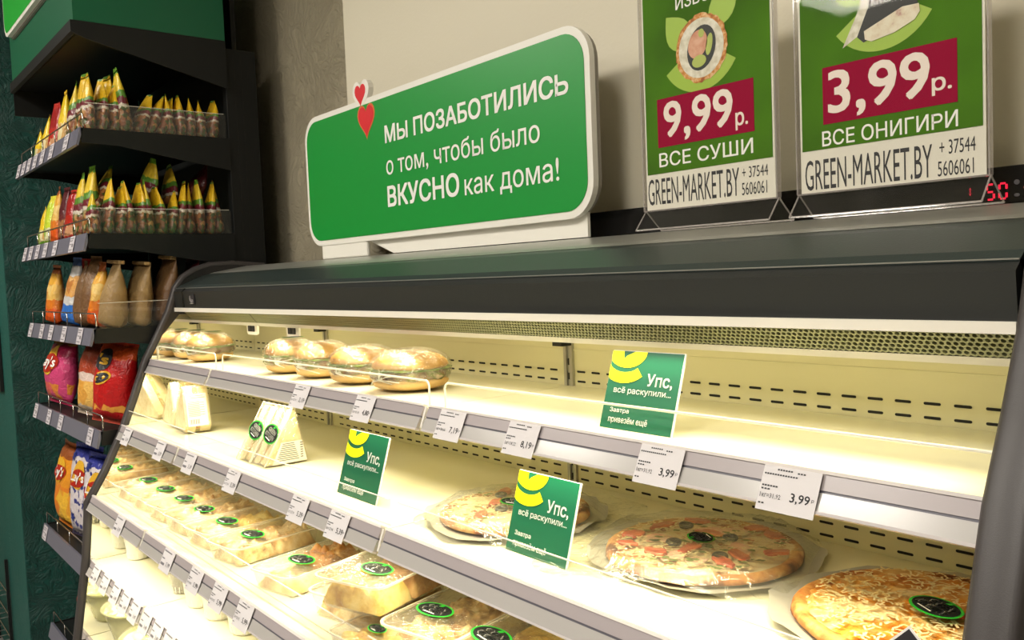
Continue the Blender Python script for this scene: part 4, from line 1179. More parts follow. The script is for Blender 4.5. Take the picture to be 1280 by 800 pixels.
def meal_tray(label, x, y, z, rz, wd, dp, h, foods, seed, group, st=(0, 0, 0.0), sr=0.030, tilt=0.0):
    t = thing('meal_tray', label, 'food tray', (x, y, z), rz, group)
    tb = MB(); loft(tb, [rr_ring(wd * 0.84, dp * 0.88, 0.018, 0.0008), rr_ring(wd * 0.87, dp * 0.90, 0.020, 0.006), rr_ring(wd * 0.955, dp * 0.965, 0.022, h - 0.003), rr_ring(wd * 0.96, dp * 0.97, 0.022, h - 0.0015)])
    obj('clear_tray', tb, M['tray'], t, smooth=True)
    rm = MB(); loft(rm, [rr_ring(wd * 0.955, dp * 0.965, 0.022, h - 0.003), rr_ring(wd, dp, 0.024, h - 0.003), rr_ring(wd, dp, 0.024, h), rr_ring(wd * 0.955, dp * 0.965, 0.022, h)], False)
    obj('tray_rim', rm, M['rim'], t)
    # sealed film lid, slightly wavy
    n = 12; lid = MB(); vs = []
    for i in range(n + 1):
        for j in range(n + 1):
            u = -1 + 2 * i / n; v = -1 + 2 * j / n
            d_ = max(1, (abs(u) ** 8 + abs(v) ** 8) ** 0.125)
            vs.append((u / d_ * wd * 0.48, v / d_ * dp * 0.485, h + 0.0006 + 0.002 * nz(u, v, seed, 2.2) * (1 - max(abs(u), abs(v)) ** 6)))
    fs = [(i * (n + 1) + j, (i + 1) * (n + 1) + j, (i + 1) * (n + 1) + j + 1, i * (n + 1) + j + 1) for i in range(n) for j in range(n)]
    lid.add(vs, fs)
    obj('film_lid', lid, M['film'], t, smooth=True)
    k = len(foods)
    d0 = -dp * 0.43; dl = dp * 0.86 / k
    for i, (fm, hf) in enumerate(foods):
        obj('food_portion', lumpy(-wd * 0.42, wd * 0.42, d0 + dl * i + 0.001, d0 + dl * (i + 1) - 0.001, 0.003, h * hf, seed + i, 0.009 if h > .03 else .003, 22, max(14, 34 // k)), M[fm], t, smooth=True)
    s_ = sticker(t, (st[0], st[1], h + 0.0034), sr, sr * 0.60, st[2] - rz, 0, name='oval_sticker')
    if tilt: t.rotation_euler = (tilt, 0, rz)
    return t
Z3 = SH[2][1] + 0.0005
G3 = 'flat film-sealed meal trays in a row on the third shelf'
names = ['nearest the left end of the case', 'second from the left', 'third from the left', 'fourth from the left', 'fifth from the left', 'sixth from the left', 'seventh, with browned cutlet at its back']
Xs = [-2.436, -2.292, -2.150, -2.008, -1.868, -1.728, -1.500]
fd = [[('food_d', .9)], [('food_d', .9)], [('food_c', .85), ('food_d', .9)], [('food_d', .9), ('food_c', .85)], [('food_d', .85), ('food_a', .8)], [('food_c', .85), ('food_d', .9)], [('food_d', .6), ('food_b', 1.02)]]
for i in range(7):
    meal_tray('flat film-sealed tray with dark oval sticker, %s' % names[i], Xs[i], 0.712, Z3, 0.10 + 0.03 * (i % 3) + (0.12 if i == 6 else 0), 0.128, 0.215, 0.040, fd[i], 50 + i, G3, st=(0.0, -0.028, 0.08), sr=0.035)
# taller potato meal trays, stacked
G4 = 'deep clear meal trays stacked on the third shelf'
meal_tray('deep meal tray at the bottom of the left stack, bread roll inside', -1.290, 0.735, Z3, 0.25, 0.155, 0.215, 0.046, [('food_c', .8), ('food_b', .8)], 71, G4)
meal_tray('deep meal tray lying askew in front under the left stack', -1.120, 0.628, Z3, 0.12, 0.140, 0.10, 0.036, [('food_a', .8)], 72, G4, sr=0.02)
meal_tray('deep tray of mashed potato on top of the left stack', -1.205, 0.694, Z3 + 0.052, 0.30, 0.148, 0.190, 0.050, [('food_a', .80), ('food_b', .74)], 73, G4, st=(0.012, -0.030, 0.05), sr=0.036)
meal_tray('deep tray of chicken and rice, right of the stacked potato tray', -1.068, 0.742, Z3 + 0.003, 0.22, 0.150, 0.215, 0.050, [('food_c', .80), ('food_c', .76)], 74, G4, st=(-0.022, -0.030, 0.1), sr=0.037)
meal_tray('deep tray with yellow rice under a readable green and black sticker', -0.912, 0.755, Z3 + 0.003, 0.18, 0.150, 0.215, 0.052, [('food_a', .78), ('food_a', .7)], 75, G4, st=(-0.040, -0.040, -0.1), sr=0.040)
meal_tray('deep tray at the right of the row, half under the shelf above', -0.755, 0.765, Z3 + 0.003, 0.14, 0.150, 0.215, 0.050, [('food_c', .78), ('food_a', .7)], 76, G4, sr=0.032)
meal_tray('deep tray with yellow food standing behind the stacked trays', -1.060, 0.935, Z3, 0.1, 0.160, 0.16, 0.060, [('food_a', .95), ('food_a', .95)], 77, G4, sr=0.02)

# ================================================================== CUPS ON THE FOURTH SHELF
Z4 = SH[3][1] + 0.0005
def cup(label, x, y, dark=False, r=0.038, h=0.075):
    t = thing('dessert_cup', label, 'cup', (x, y, Z4), 0, 'small cups on the fourth shelf')
    b = MB().lathe([(0, 0.001), (r * 0.74, 0.001), (r * 0.80, 0.006), (r * 0.96, h * 0.8), (r, h * 0.84), (r * 0.97, h * 0.84), (r * 0.78, 0.01), (0, 0.006)], 24)
    obj('cup_body', b, M['cup_clear'] if dark else M['cup'], t, smooth=True)
    obj('contents', MB().lathe([(0, 0.008), (r * 0.76, 0.008), (r * 0.93, h * 0.72), (r * 0.5, h * 0.78), (0, h * 0.8)], 20), M['choco'] if dark else M['bread'], t, smooth=True)
    l_ = MB().lathe([(0, h * 0.98), (r * 0.80, h * 0.98), (r * 0.92, h * 0.93), (r * 1.03, h * 0.86), (r * 1.03, h * 0.835), (r * 0.95, h * 0.835)], 24)
    obj('cup_lid', l_, M['cup_clear'], t, smooth=True)
    # ribs round the foot
    rb = MB()
    for i in range(18):
        a = 2 * PI * i / 18
        rb.tube([(r * 0.77 * math.cos(a), r * 0.77 * math.sin(a), 0.003), (r * 0.83 * math.cos(a), r * 0.83 * math.sin(a), 0.018)], 0.0014, 4)
    obj('foot_ribs', rb, M['cup'], t)
    return t
cup('white lidded cup on the fourth shelf, nearest the left end', -2.475, 0.660)
cup('white lidded cup on the fourth shelf, left of the dark dessert', -2.215, 0.690)
cup('clear cup of dark chocolate dessert on the fourth shelf', -2.120, 0.665, True)
cup('white lidded cup just right of the dark dessert', -2.000, 0.665, r=0.042)
cup('white lidded cup, second to the right of the dark dessert', -1.895, 0.670, r=0.042)
cup('white lidded cup, rightmost on the fourth shelf', -1.775, 0.680, r=0.042)

# ================================================================== SALAD BOWLS ON THE DECK
Z5 = SH[4][1] + 0.0005
def bowl(label, x, y, r, h, lid_stick):
    t = thing('salad_bowl', label, 'bowl', (x, y, Z5), 0, 'salad bowls on the bottom deck')
    b = MB().lathe([(0, 0.001), (r * 0.62, 0.001), (r * 0.72, 0.008), (r * 0.93, h * 0.8), (r, h), (r * 1.04, h), (r * 1.04, h - 0.003), (r * 1.01, h - 0.004)], 36)
    obj('bowl_body', b, M['bowl'], t, smooth=True)
    d = MB(); n = 32; rings = 9; vs = [(0, 0, h * 1.02)]
    for k in range(1, rings + 1):
        for i in range(n):
            a = 2 * PI * i / n; q = r * 0.95 * k / rings; X_, Y_ = q * math.cos(a), q * math.sin(a)
            vs.append((X_, Y_, h * (0.92 + 0.12 * (1 - (k / rings) ** 2)) + (0.010 * nz(X_, Y_, x, 40) + 0.006 * nz(X_, Y_, x, 90)) * (k < rings)))
    fs = [(0, 1 + i, 1 + (i + 1) % n) for i in range(n)] + [(1 + q * n + i, 1 + q * n + (i + 1) % n, 1 + (q + 1) * n + (i + 1) % n, 1 + (q + 1) * n + i) for q in range(rings - 1) for i in range(n)]
    d.add(vs, fs); obj('salad', d, M['salad'], t, smooth=True)
    l_ = MB().lathe([(0, h * 1.17), (r * 0.75, h * 1.17), (r * 0.92, h * 1.10), (r * 1.04, h + 0.004), (r * 1.05, h)], 36)
    obj('bowl_lid', l_, M['film'], t, smooth=True)
    if lid_stick: sticker(t, (0, -0.01, h * 1.17 + 0.001), 0.032, 0.02, 0.1, name='oval_sticker')
    return t
M['bowl'] = film('frosted_bowl_plastic', (0.95, 0.95, 0.8), 0.45, 0.2, None, (0.72, 0.70, 0.42), 0.05)
bowl('open-looking bowl of green and white salad at the left end of the deck', -2.440, 0.640, 0.090, 0.092, False)
bowl('lidded salad bowl with oval sticker, second on the deck', -2.215, 0.635, 0.100, 0.080, True)
bowl('lidded salad bowl on the deck, third from the left', -1.990, 0.640, 0.100, 0.080, True)

# ================================================================== SNACK RACK (gondola)
GL, GR, GF, GB = -3.452, -2.578, 0.603, 1.02
rack = thing('snack_rack', 'black metal shop rack with green header and crisp bags on its shelves', 'rack', (0, 0, 0))
GS = [2.045, 1.756, 1.492, 1.206, 0.770, 0.405]
for xx in (GR - 0.035, GL + 0.005):
    po = obj('rack_post', MB().box(xx, xx + 0.03, 1.022, 1.12, 0, 2.315), M['rack_black'], rack, bevel=0.002)
    if xx > -3:
        sl = MB()
        for k in range(46):
            z = 0.2 + k * 0.046
            for yy in (1.050, 1.072): sl.box(xx + 0.0295, xx + 0.0305, yy, yy + 0.003, z, z + 0.030)
        obj('post_slots', sl, M['black_slot'], po)
obj('back_sheet', MB().box(GL, GR - 0.036, 1.06, 1.075, 0.1, 2.6), M['rack_black'], rack)
obj('rack_foot', MB().box(GL, GR - 0.006, GF + 0.02, 1.12, 0, 0.12), M['rack_black'], rack)
# header box
hd_ = obj('header_box', MB().box(GL, GR + 0.012, GF, 1.02, 2.332, 3.0), M['rack_green'], rack)
obj('header_shelf', MB().prism_x([(GF - 0.008, 2.331), (GF - 0.008, 2.300), (GF + 0.03, 2.285), (1.02, 2.19), (1.02, 2.331)], GR + 0.008, GR + 0.014).prism_x([(GF - 0.008, 2.331), (GF - 0.008, 2.300), (GF + 0.002, 2.296), (GF + 0.02, 2.31), (1.02, 2.31), (1.02, 2.331)], GL - 0.003, GR + 0.008).box(GL, GL + 0.004, GF, 1.02, 2.22, 2.33), M['rack_black'], rack)
# header sign: green board with white rim
hs = obj('header_sign', MB().plate_y(rrect(-3.405, -2.62, 2.468, 2.86, 0.05, 6), GF - 0.022, GF - 0.008), M['sign_white'], hd_)
obj('sign_face', MB().plate_y(rrect(-3.393, -2.632, 2.480, 2.848, 0.042, 6), GF - 0.0235, GF - 0.0222), M['sign_green_b'], hd_)
obj('sign_backing', MB().plate_y(rrect(-3.40, -2.615, 2.462, 2.855, 0.05, 6), GF - 0.0078, GF - 0.0003), M['sign_edge'], hd_)
NL = [[0, 1, 2, 3.4, 4.9], [0, 1, 2.1, 3.3, 4.9], [0.3, 1.6, 2.8, 4.2, 5.6], [0.2, 1.7, 3.3, 5.8], [0.4, 4.2], [1, 4]]
for k, z in enumerate(GS):
    front = GF
    sh = obj('rack_shelf', MB().box(GL + 0.004, GR - 0.004, front + 0.012, 1.02, z - 0.022, z - 0.004), M['rack_black'], rack)
    for xs in (GR - 0.004, GL + 0.001):
        obj('shelf_bracket', MB().prism_x([(front + 0.004, z), (front + 0.004, z - 0.040), (front + 0.10, z - 0.044), (front + 0.26, z - 0.072), (1.022, z - 0.098), (1.022, z - 0.002)], xs, xs + 0.004), M['rack_black'], sh)
    if xs: pass
    rl = MB().prism_x([(front + 0.002, z + 0.002), (front - 0.010, z - 0.046), (front - 0.004, z - 0.048), (front + 0.010, z)], GL, GR)
    obj('price_rail', rl, M['rack_rail'], sh)
    # wire guard
    wr = MB()
    wy = front + 0.012; hgt = 0.042
    wr.tube([(GL + 0.005, wy, z), (GL + 0.005, wy, z + hgt - 0.006), (GL + 0.011, wy, z + hgt), (GR - 0.011, wy, z + hgt), (GR - 0.005, wy, z + hgt - 0.006), (GR - 0.005, wy, z)], 0.0022, 6)
    for q in range(1, 5):
        xq = GL + (GR - GL) * q / 5; wr.tube([(xq, wy, z), (xq, wy, z + hgt)], 0.0018, 6)
    obj('wire_guard', wr, M['chrome'], sh, smooth=True)
    if k < 3:      # clear divider on the side, and one lengthwise
        dv = MB().box(GR - 0.0075, GR - 0.0060, front + 0.02, 1.015, z, z + 0.070)
        obj('clear_divider', dv, M['acrylic'], sh)
        de = MB().tube([(GR - 0.0068, front + 0.02, z + 0.071), (GR - 0.0068, 1.01, z + 0.071)], 0.0010, 5)
        obj('divider_edge', de, M['acrylic_edge'], sh)
lev = ['top', 'second', 'third', 'fourth', 'fifth', 'sixth']
fwd = [0.86, 0.73, 0.59, 0.45, 0.28, 0.10]
ltag = None
XL = [[-3.42, -3.33, -3.24, -3.14, -3.03, -2.90, -2.71][:7], [-3.41, -3.31, -3.20, -3.08, -2.94, -2.72], [-3.40, -3.22, -3.08, -2.90, -2.70], [-3.41, -3.20, -3.03, -2.66], [-3.40, -2.80], [-2.9]]
for k, xl in enumerate(XL):
    z = GS[k]; front = GF
    for i, x in enumerate(xl):
        lab = 'small white shelf label on the %s rail of the snack rack, %s from the left' % (lev[k], ORD[i])
        if ltag is None:
            ltag = thing('shelf_label', lab, 'price tag', (x, front, z), 0, 'white labels on the snack rack rails')
            b = MB(); b.add([(-0.027, -0.0010, 0.001), (0.027, -0.0010, 0.001), (0.027, -0.0126, -0.045), (-0.027, -0.0126, -0.045), (-0.027, 0.0, 0.001), (0.027, 0.0, 0.001), (0.027, -0.0118, -0.045), (-0.027, -0.0118, -0.045)],
                            [(0, 1, 2, 3), (7, 6, 5, 4), (0, 4, 5, 1), (1, 5, 6, 2), (2, 6, 7, 3), (3, 7, 4, 0)])
            p = obj('paper_label', b, M['rack_label'], ltag)
            T_ = MB()
            fr = lambda u, v: (u, -0.0014 - 0.0116 * (1 - v), 0.001 - 0.046 * (1 - v))
            for (u0, u1, v, h_) in ((-0.022, 0.018, .86, .03), (-0.022, 0.010, .72, .03), (-0.022, 0.0, .5, .03), (0.004, 0.02, .42, .10), (-0.022, 0.016, .15, .03)):
                T_.add([fr(u0, v - h_), fr(u1, v - h_), fr(u1, v + h_), fr(u0, v + h_)], [(0, 1, 2, 3)])
            obj('printed_text', T_, M['ink_grey'], p)
        else:
            dup(ltag, (x, front, z), 0.0, lab)

# ---------------- snack bags
def pill_pt(u, v, side, wd, h, th, seed, taper, wr, seal, flat):
    ww = wd / 2 * (1 - 0.06 * math.sin(PI * v))
    if taper and v > 0.55: ww *= 1 - taper * ((v - 0.55) / 0.45) ** 1.2
    if flat:
        prof = min(1.0, (v + 0.012) / 0.07) ** 0.6 * max(0.0, 1 - (v / (1 - seal)) ** 2.4) ** 0.75 if v < 1 - seal else 0
    else:
        vv = max(0.0, min(1.0, (v - seal) / (1 - 2 * seal)))
        prof = (math.sin(PI * vv) ** 0.45 if 0 < vv < 1 else 0)
    if taper and v > 0.5: prof *= 1 - 0.55 * taper * (v - 0.5) * 2
    t_ = th / 2 * prof * (max(0.0, 1 - abs(u) ** 2.6)) ** 0.6
    n_ = (0.22 * nz(u, v * 1.5, seed, 2.2) + 0.14 * nz(u, v, seed + 9, 6)) * wr
    t_ *= (1 + n_)
    x = ww * u + 0.004 * wr * nz(u, v, seed + 3, 3); y = side * t_ + 0.25 * th * wr * nz(u * .4, v, seed + 1, 1.3) * v
    return (x, y, h * v)
def pillow(wd, h, th, seed, taper=0.0, nx=14, ny=20, wr=1.0, seal=0.05, flat=False):
    mb = MB()
    for side in (-1, 1):
        for j in range(ny + 1):
            for i in range(nx + 1):
                mb.v.append(pill_pt(-1 + 2 * i / nx, j / ny, side, wd, h, th, seed, taper, wr, seal, flat))
    n = (nx + 1); m = n * (ny + 1)
    for j in range(ny):
        for i in range(nx):
            a = j * n + i
            mb.f.append((a, a + 1, a + n + 1, a + n)); mb.f.append((m + a, m + a + n, m + a + n + 1, m + a + 1))
    if flat:
        for i in range(nx): mb.f.append((i, m + i, m + i + 1, i + 1))
    mb.m = [0] * len(mb.f)
    return mb
def fan(mb, pts, F, mi=0):
    """disc bent onto a surface: centre, half ring, rim"""
    cx = sum(p[0] for p in pts) / len(pts); cz = sum(p[1] for p in pts) / len(pts); n = len(pts)
    vs = [F(cx, cz)] + [F(cx + (a - cx) * .5, cz + (b - cz) * .5) for a, b in pts] + [F(a, b) for a, b in pts]
    fs = [(0, 1 + i, 1 + (i + 1) % n) for i in range(n)] + [(1 + i, 1 + n + i, 1 + n + (i + 1) % n, 1 + (i + 1) % n) for i in range(n)]
    return mb.add(vs, fs, mi)

def bag_mat(name, bands, noise_cols=None, nscale=30, rough=0.28, body_mix=None):
    """bands: [(z_from_0..1, colour)] along generated Z; optional noise colour in a range (lo,hi,cols)"""
    m, nt, N, L, P = new_mat(name)
    P.inputs['Roughness'].default_value = rough
    tc = N.new('ShaderNodeTexCoord'); sp = N.new('ShaderNodeSeparateXYZ'); L.new(tc.outputs['Generated'], sp.inputs[0])
    nn = N.new('ShaderNodeTexNoise'); nn.inputs['Scale'].default_value = 5; L.new(tc.outputs['Generated'], nn.inputs['Vector'])
    ad = N.new('ShaderNodeMath'); ad.operation = 'MULTIPLY_ADD'; ad.inputs[1].default_value = 0.10; L.new(nn.outputs['Fac'], ad.inputs[0]); 
    sb = N.new('ShaderNodeMath'); sb.operation = 'SUBTRACT'; sb.inputs[1].default_value = 0.05; L.new(sp.outputs['Z'], sb.inputs[0]); L.new(sb.outputs[0], ad.inputs[2])
    r = N.new('ShaderNodeValToRGB'); r.color_ramp.interpolation = 'CONSTANT'
    e = r.color_ramp.elements
    e[0].position = 0; e[0].color = (*bands[0][1], 1); e[1].position = bands[1][0]; e[1].color = (*bands[1][1], 1)
    for p_, c_ in bands[2:]:
        q = e.new(p_); q.color = (*c_, 1)
    L.new(ad.outputs[0], r.inputs['Fac'])
    src = r.outputs['Color']
    if noise_cols:
        lo, hi, cols = noise_cols
        v = N.new('ShaderNodeTexVoronoi'); v.inputs['Scale'].default_value = nscale; L.new(tc.outputs['Object'], v.inputs['Vector'])
        s = N.new('ShaderNodeSeparateColor'); L.new(v.outputs['Color'], s.inputs[0])
        r2 = N.new('ShaderNodeValToRGB'); r2.color_ramp.interpolation = 'CONSTANT'
        e2_ = r2.color_ramp.elements; e2_[0].color = (*cols[0], 1); e2_[1].color = (*cols[-1], 1); e2_[1].position = 1 - 1 / len(cols)
        for i in range(1, len(cols) - 1):
            q = e2_.new(i / len(cols)); q.color = (*cols[i], 1)
        L.new(s.outputs[0], r2.inputs['Fac'])
        g1 = N.new('ShaderNodeMath'); g1.operation = 'GREATER_THAN'; g1.inputs[1].default_value = lo; L.new(ad.outputs[0], g1.inputs[0])
        g2 = N.new('ShaderNodeMath'); g2.operation = 'LESS_THAN'; g2.inputs[1].default_value = hi; L.new(ad.outputs[0], g2.inputs[0])
        mu = N.new('ShaderNodeMath'); mu.operation = 'MULTIPLY'; L.new(g1.outputs[0], mu.inputs[0]); L.new(g2.outputs[0], mu.inputs[1])
        mx = N.new('ShaderNodeMixRGB'); L.new(mu.outputs[0], mx.inputs[0]); L.new(src, mx.inputs[1]); L.new(r2.outputs['Color'], mx.inputs[2])
        src = mx.outputs[0]
    L.new(src, P.inputs['Base Color'])
    n2 = N.new('ShaderNodeTexNoise'); n2.inputs['Scale'].default_value = 45; n2.inputs['Detail'].default_value = 3; n2.inputs['Distortion'].default_value = 1.0
    L.new(tc.outputs['Object'], n2.inputs['Vector'])
    b = N.new('ShaderNodeBump'); b.inputs['Strength'].default_value = 0.5; b.inputs['Distance'].default_value = 0.01
    L.new(n2.outputs['Fac'], b.inputs['Height']); L.new(b.outputs['Normal'], P.inputs['Normal'])
    return m
Y_ = (0.80, 0.50, 0.02); G_ = (0.10, 0.26, 0.03); MR = (0.16, 0.015, 0.025); WT = (0.62, 0.55, 0.45); NUT = (0.42, 0.20, 0.07)
nutc = [(0.05, 0.08, 0.015), (0.34, 0.13, 0.035), (0.46, 0.24, 0.08), (0.09, 0.035, 0.015), (0.40, 0.30, 0.14), (0.22, 0.07, 0.025)]
BM = {}
BM['nut'] = bag_mat('yellow_nut_bag', [(0, NUT), (0.40, WT), (0.45, MR), (0.54, G_), (0.60, Y_), (0.97, G_)], (0.0, 0.40, nutc), 95)
BM['nut2'] = bag_mat('yellow_nut_bag_green', [(0, G_), (0.36, WT), (0.42, MR), (0.52, G_), (0.62, (0.78, 0.56, 0.04)), (0.90, (0.14, 0.35, 0.03))], (0.0, 0.36, nutc), 85)
BM['yellow'] = bag_mat('yellow_snack_bag', [(0, (0.15, 0.35, 0.03)), (0.12, (0.75, 0.62, 0.30)), (0.35, (0.85, 0.60, 0.02)), (0.9, (0.8, 0.5, 0.02))], (0.14, 0.42, [(0.8, 0.7, 0.4), (0.25, 0.4, 0.05), (0.6, 0.35, 0.1)]), 40)
BM['lime'] = bag_mat('lime_snack_bag', [(0, (0.25, 0.42, 0.03)), (0.3, (0.55, 0.68, 0.04)), (0.85, (0.72, 0.70, 0.05))], (0.1, 0.35, [(0.7, 0.7, 0.4), (0.3, 0.5, 0.05)]), 35)
BM['orange'] = bag_mat('orange_snack_bag', [(0, (0.70, 0.10, 0.01)), (0.25, (0.72, 0.20, 0.02)), (0.55, (0.80, 0.42, 0.05)), (0.85, (0.4, 0.1, 0.02))], (0.40, 0.66, [(0.8, 0.5, 0.12), (0.6, 0.25, 0.04), (0.85, 0.6, 0.2)]), 28)
BM['red'] = bag_mat('red_snack_bag', [(0, (0.45, 0.02, 0.01)), (0.5, (0.35, 0.01, 0.01)), (0.9, (0.5, 0.03, 0.02))], (0.1, 0.3, [(0.6, 0.3, 0.15), (0.4, 0.02, 0.01)]), 30)
BM['kraft'] = bag_mat('brown_kraft_bag', [(0, (0.30, 0.19, 0.075)), (0.5, (0.33, 0.215, 0.09))], None, 30, 0.42)
BM['kraft_dark'] = bag_mat('dark_kraft_bag', [(0, (0.17, 0.085, 0.035)), (0.5, (0.19, 0.10, 0.04))], None, 30, 0.4)
BM['maroon'] = bag_mat('maroon_snack_bag', [(0, (0.13, 0.02, 0.02)), (0.5, (0.10, 0.015, 0.02))], (0.1, 0.4, [(0.35, 0.15, 0.06), (0.13, 0.02, 0.02)]), 40)
BM['blue'] = bag_mat('blue_white_snack_bag', [(0, (0.03, 0.16, 0.55)), (0.30, (0.62, 0.62, 0.62)), (0.42, (0.66, 0.38, 0.14)), (0.72, (0.75, 0.74, 0.74)), (0.88, (0.1, 0.2, 0.5))], (0.42, 0.70, [(0.70, 0.36, 0.10), (0.8, 0.5, 0.2), (0.5, 0.2, 0.05)]), 26)
BM['pink'] = bag_mat('pink_crisp_bag', [(0, (0.50, 0.03, 0.10)), (0.3, (0.62, 0.06, 0.19)), (0.75, (0.42, 0.015, 0.075)), (0.92, (0.55, 0.28, 0.05))], (0.10, 0.33, [(0.75, 0.25, 0.04), (0.62, 0.06, 0.19), (0.70, 0.10, 0.10), (0.62, 0.06, 0.19)]), 26)
BM['white_orange'] = bag_mat('orange_white_crisp_bag', [(0, (0.62, 0.50, 0.38)), (0.15, (0.80, 0.42, 0.10)), (0.48, (0.70, 0.55, 0.48)), (0.58, (0.35, 0.05, 0.02)), (0.8, (0.28, 0.06, 0.03))], (0.14, 0.46, [(0.85, 0.50, 0.12), (0.75, 0.36, 0.06), (0.6, 0.5, 0.4)]), 24)
BM['scarlet'] = bag_mat('scarlet_snack_bag', [(0, (0.55, 0.08, 0.05)), (0.06, (0.52, 0.008, 0.010)), (0.80, (0.72, 0.10, 0.02)), (0.96, (0.5, 0.03, 0.01))], (0.16, 0.24, [(0.8, 0.35, 0.05), (0.52, 0.01, 0.01), (0.52, 0.01, 0.01)]), 20)
BM['gold'] = bag_mat('gold_crisp_bag', [(0, (0.75, 0.22, 0.02)), (0.5, (0.78, 0.30, 0.02)), (0.82, (0.30, 0.08, 0.02))], (0.05, 0.45, [(0.85, 0.48, 0.04), (0.75, 0.22, 0.02), (0.8, 0.35, 0.03)]), 22)
BM['floral'] = bag_mat('blue_floral_crisp_bag', [(0, (0.05, 0.04, 0.08)), (0.05, (0.66, 0.60, 0.62)), (0.80, (0.04, 0.05, 0.30)), (0.96, (0.02, 0.03, 0.2))], (0.03, 0.85, [(0.66, 0.60, 0.62), (0.03, 0.04, 0.22), (0.70, 0.64, 0.66), (0.68, 0.62, 0.64), (0.66, 0.60, 0.62), (0.70, 0.64, 0.66)]), 75)

protos = {}
def bag(mk, wd, h, th, loc, rz, label, group, seed=0, taper=0.0, tilt=(0, 0), extra=None, wr=1.0, flop=0.0, seam=True):
    key = (mk, round(wd, 3), round(h, 3), round(th, 3), taper, seed % 4, flop)
    if key not in protos:
        t = thing('snack_bag', label, 'snack bag', loc, rz, group)
        sd = seed % 4 + 0.37 * len(protos); flat = mk in ('nut', 'nut2', 'kraft', 'kraft_dark', 'yellow', 'lime', 'maroon', 'orange', 'blue', 'red')
        body = obj('bag_body', pillow(wd, h, th, sd, taper, wr=wr, flat=flat), BM[mk], t, smooth=True)
        def S(x, z, off=0.0012):
            p = pill_pt(max(-0.98, min(0.98, x / (wd / 2 * (1 - 0.06 * math.sin(PI * z / h))))), z / h, -1, wd, h, th, sd, taper, wr, 0.05, flat)
            return (x, p[1] - off, z)
        if extra: extra(t, body, wd, h, th, S)
        protos[key] = t
    else:
        t = dup(protos[key], loc, rz, label, group)
    t.rotation_euler = (tilt[0], tilt[1], rz)
    return t

def crisp_emblem(t, body, wd, h, th, S):
    """oval emblem with a red ribbon and the brand's white lettering"""
    b = MB(); zc = h * 0.66; rx = wd * 0.27
    fan(b, circ(0, zc + 0.006, rx * 0.80, rx * 0.95), lambda x, z: S(x, z, 0.0022), 0)
    fan(b, circ(0, zc - 0.004, rx * 1.05, rx * 0.60, 0.12), lambda x, z: S(x, z, 0.0034), 1)
    fit_text(b, "Lay's", -rx * 0.84, rx * 0.84, zc - rx * 0.48, zc + rx * 0.36, 0, 0.02, 2, 2, frame=lambda x, z: S(x, z, 0.0048))
    obj('emblem', b, [M['em_y'], M['em_r'], M['text_white']], body)
M['em_y'] = mat('emblem_yellow', (0.75, 0.42, 0.03), 0.3)
M['em_r'] = mat('emblem_red', (0.42, 0.02, 0.01), 0.3)
M['floral_print'] = mat('printed_flower_blue', (0.02, 0.035, 0.20), 0.35)

random.seed(5)
G1 = 'small nut bags along the right side of the top rack shelf'
colnames = ['nearest the aisle', 'second from the aisle', 'third from the aisle', 'fourth from the aisle', 'fifth from the aisle', 'sixth from the aisle', 'seventh from the aisle', 'eighth from the aisle', 'ninth from the aisle', 'tenth from the aisle', 'eleventh from the aisle', 'twelfth from the aisle', 'thirteenth from the aisle']
# top shelf: side column
hs1 = [0.150, 0.150, 0.135, 0.185, 0.130, 0.130, 0.125, 0.125, 0.125, 0.120, 0.115, 0.120]
for i in range(12):
    y = 0.640 + i * 0.0315
    tl = 0.42 if 4 <= i <= 6 else random.uniform(-.06, .12)
    bag('nut' if i != 3 else 'nut2', 0.085 if i != 3 else 0.105, hs1[i], 0.034 if i != 3 else 0.042, (-2.638, y, GS[0] + 0.001), random.uniform(-.15, .15), 'pointed yellow nut bag on the top rack shelf, %s' % colnames[i], G1, i, 0.75, (-tl, 0))
F1 = [(-3.375, 'yellow', 0.12, 'yellow snack bag leaning out at the far left of the top rack shelf'), (-3.255, 'yellow', 0.15, 'yellow snack bag, second on the top rack shelf'), (-3.135, 'red', 0.17, 'tall red snack bag on the top rack shelf'),
      (-3.01, 'yellow', 0.185, 'yellow and white nut bag, fourth on the top rack shelf'), (-2.885, 'nut2', 0.19, 'green-topped nut bag, fifth along the front of the top rack shelf'), (-2.765, 'nut', 0.19, 'yellow nut bag just left of the side column on the top shelf')]
for i, (x, mk, h, lab) in enumerate(F1):
    for d in range(2 if i else 1):
        bag(mk, 0.10, h, 0.045, (x, 0.66 + d * 0.06, GS[0] + 0.001), 0.1 * ((i * 7) % 3 - 1), lab if d == 0 else 'second in line behind the ' + lab.split(' on the')[0].split(' along')[0].split(' leaning')[0].split(',')[0].split(' just')[0] + ', top rack shelf', 'snack bags along the front of the top rack shelf', i, 0.5, (-0.08, 0.14 if i == 0 else 0))
# second shelf
G2 = 'pointed nut bags along the right side of the second rack shelf'
hs2 = [0.125, 0.165, 0.14, 0.155, 0.15, 0.16, 0.14, 0.13, 0.16, 0.155, 0.165, 0.16, 0.17]
for i in range(13):
    y = 0.640 + i * 0.0295
    bag('nut' if i % 5 else 'nut2', 0.092, hs2[i], 0.033, (-2.640, y, GS[1] + 0.001), random.uniform(-.2, .2), 'yellow nut bag on the second rack shelf, %s' % colnames[i], G2, i, 0.75, (random.uniform(-.22, .06), random.uniform(-.08, .08)))
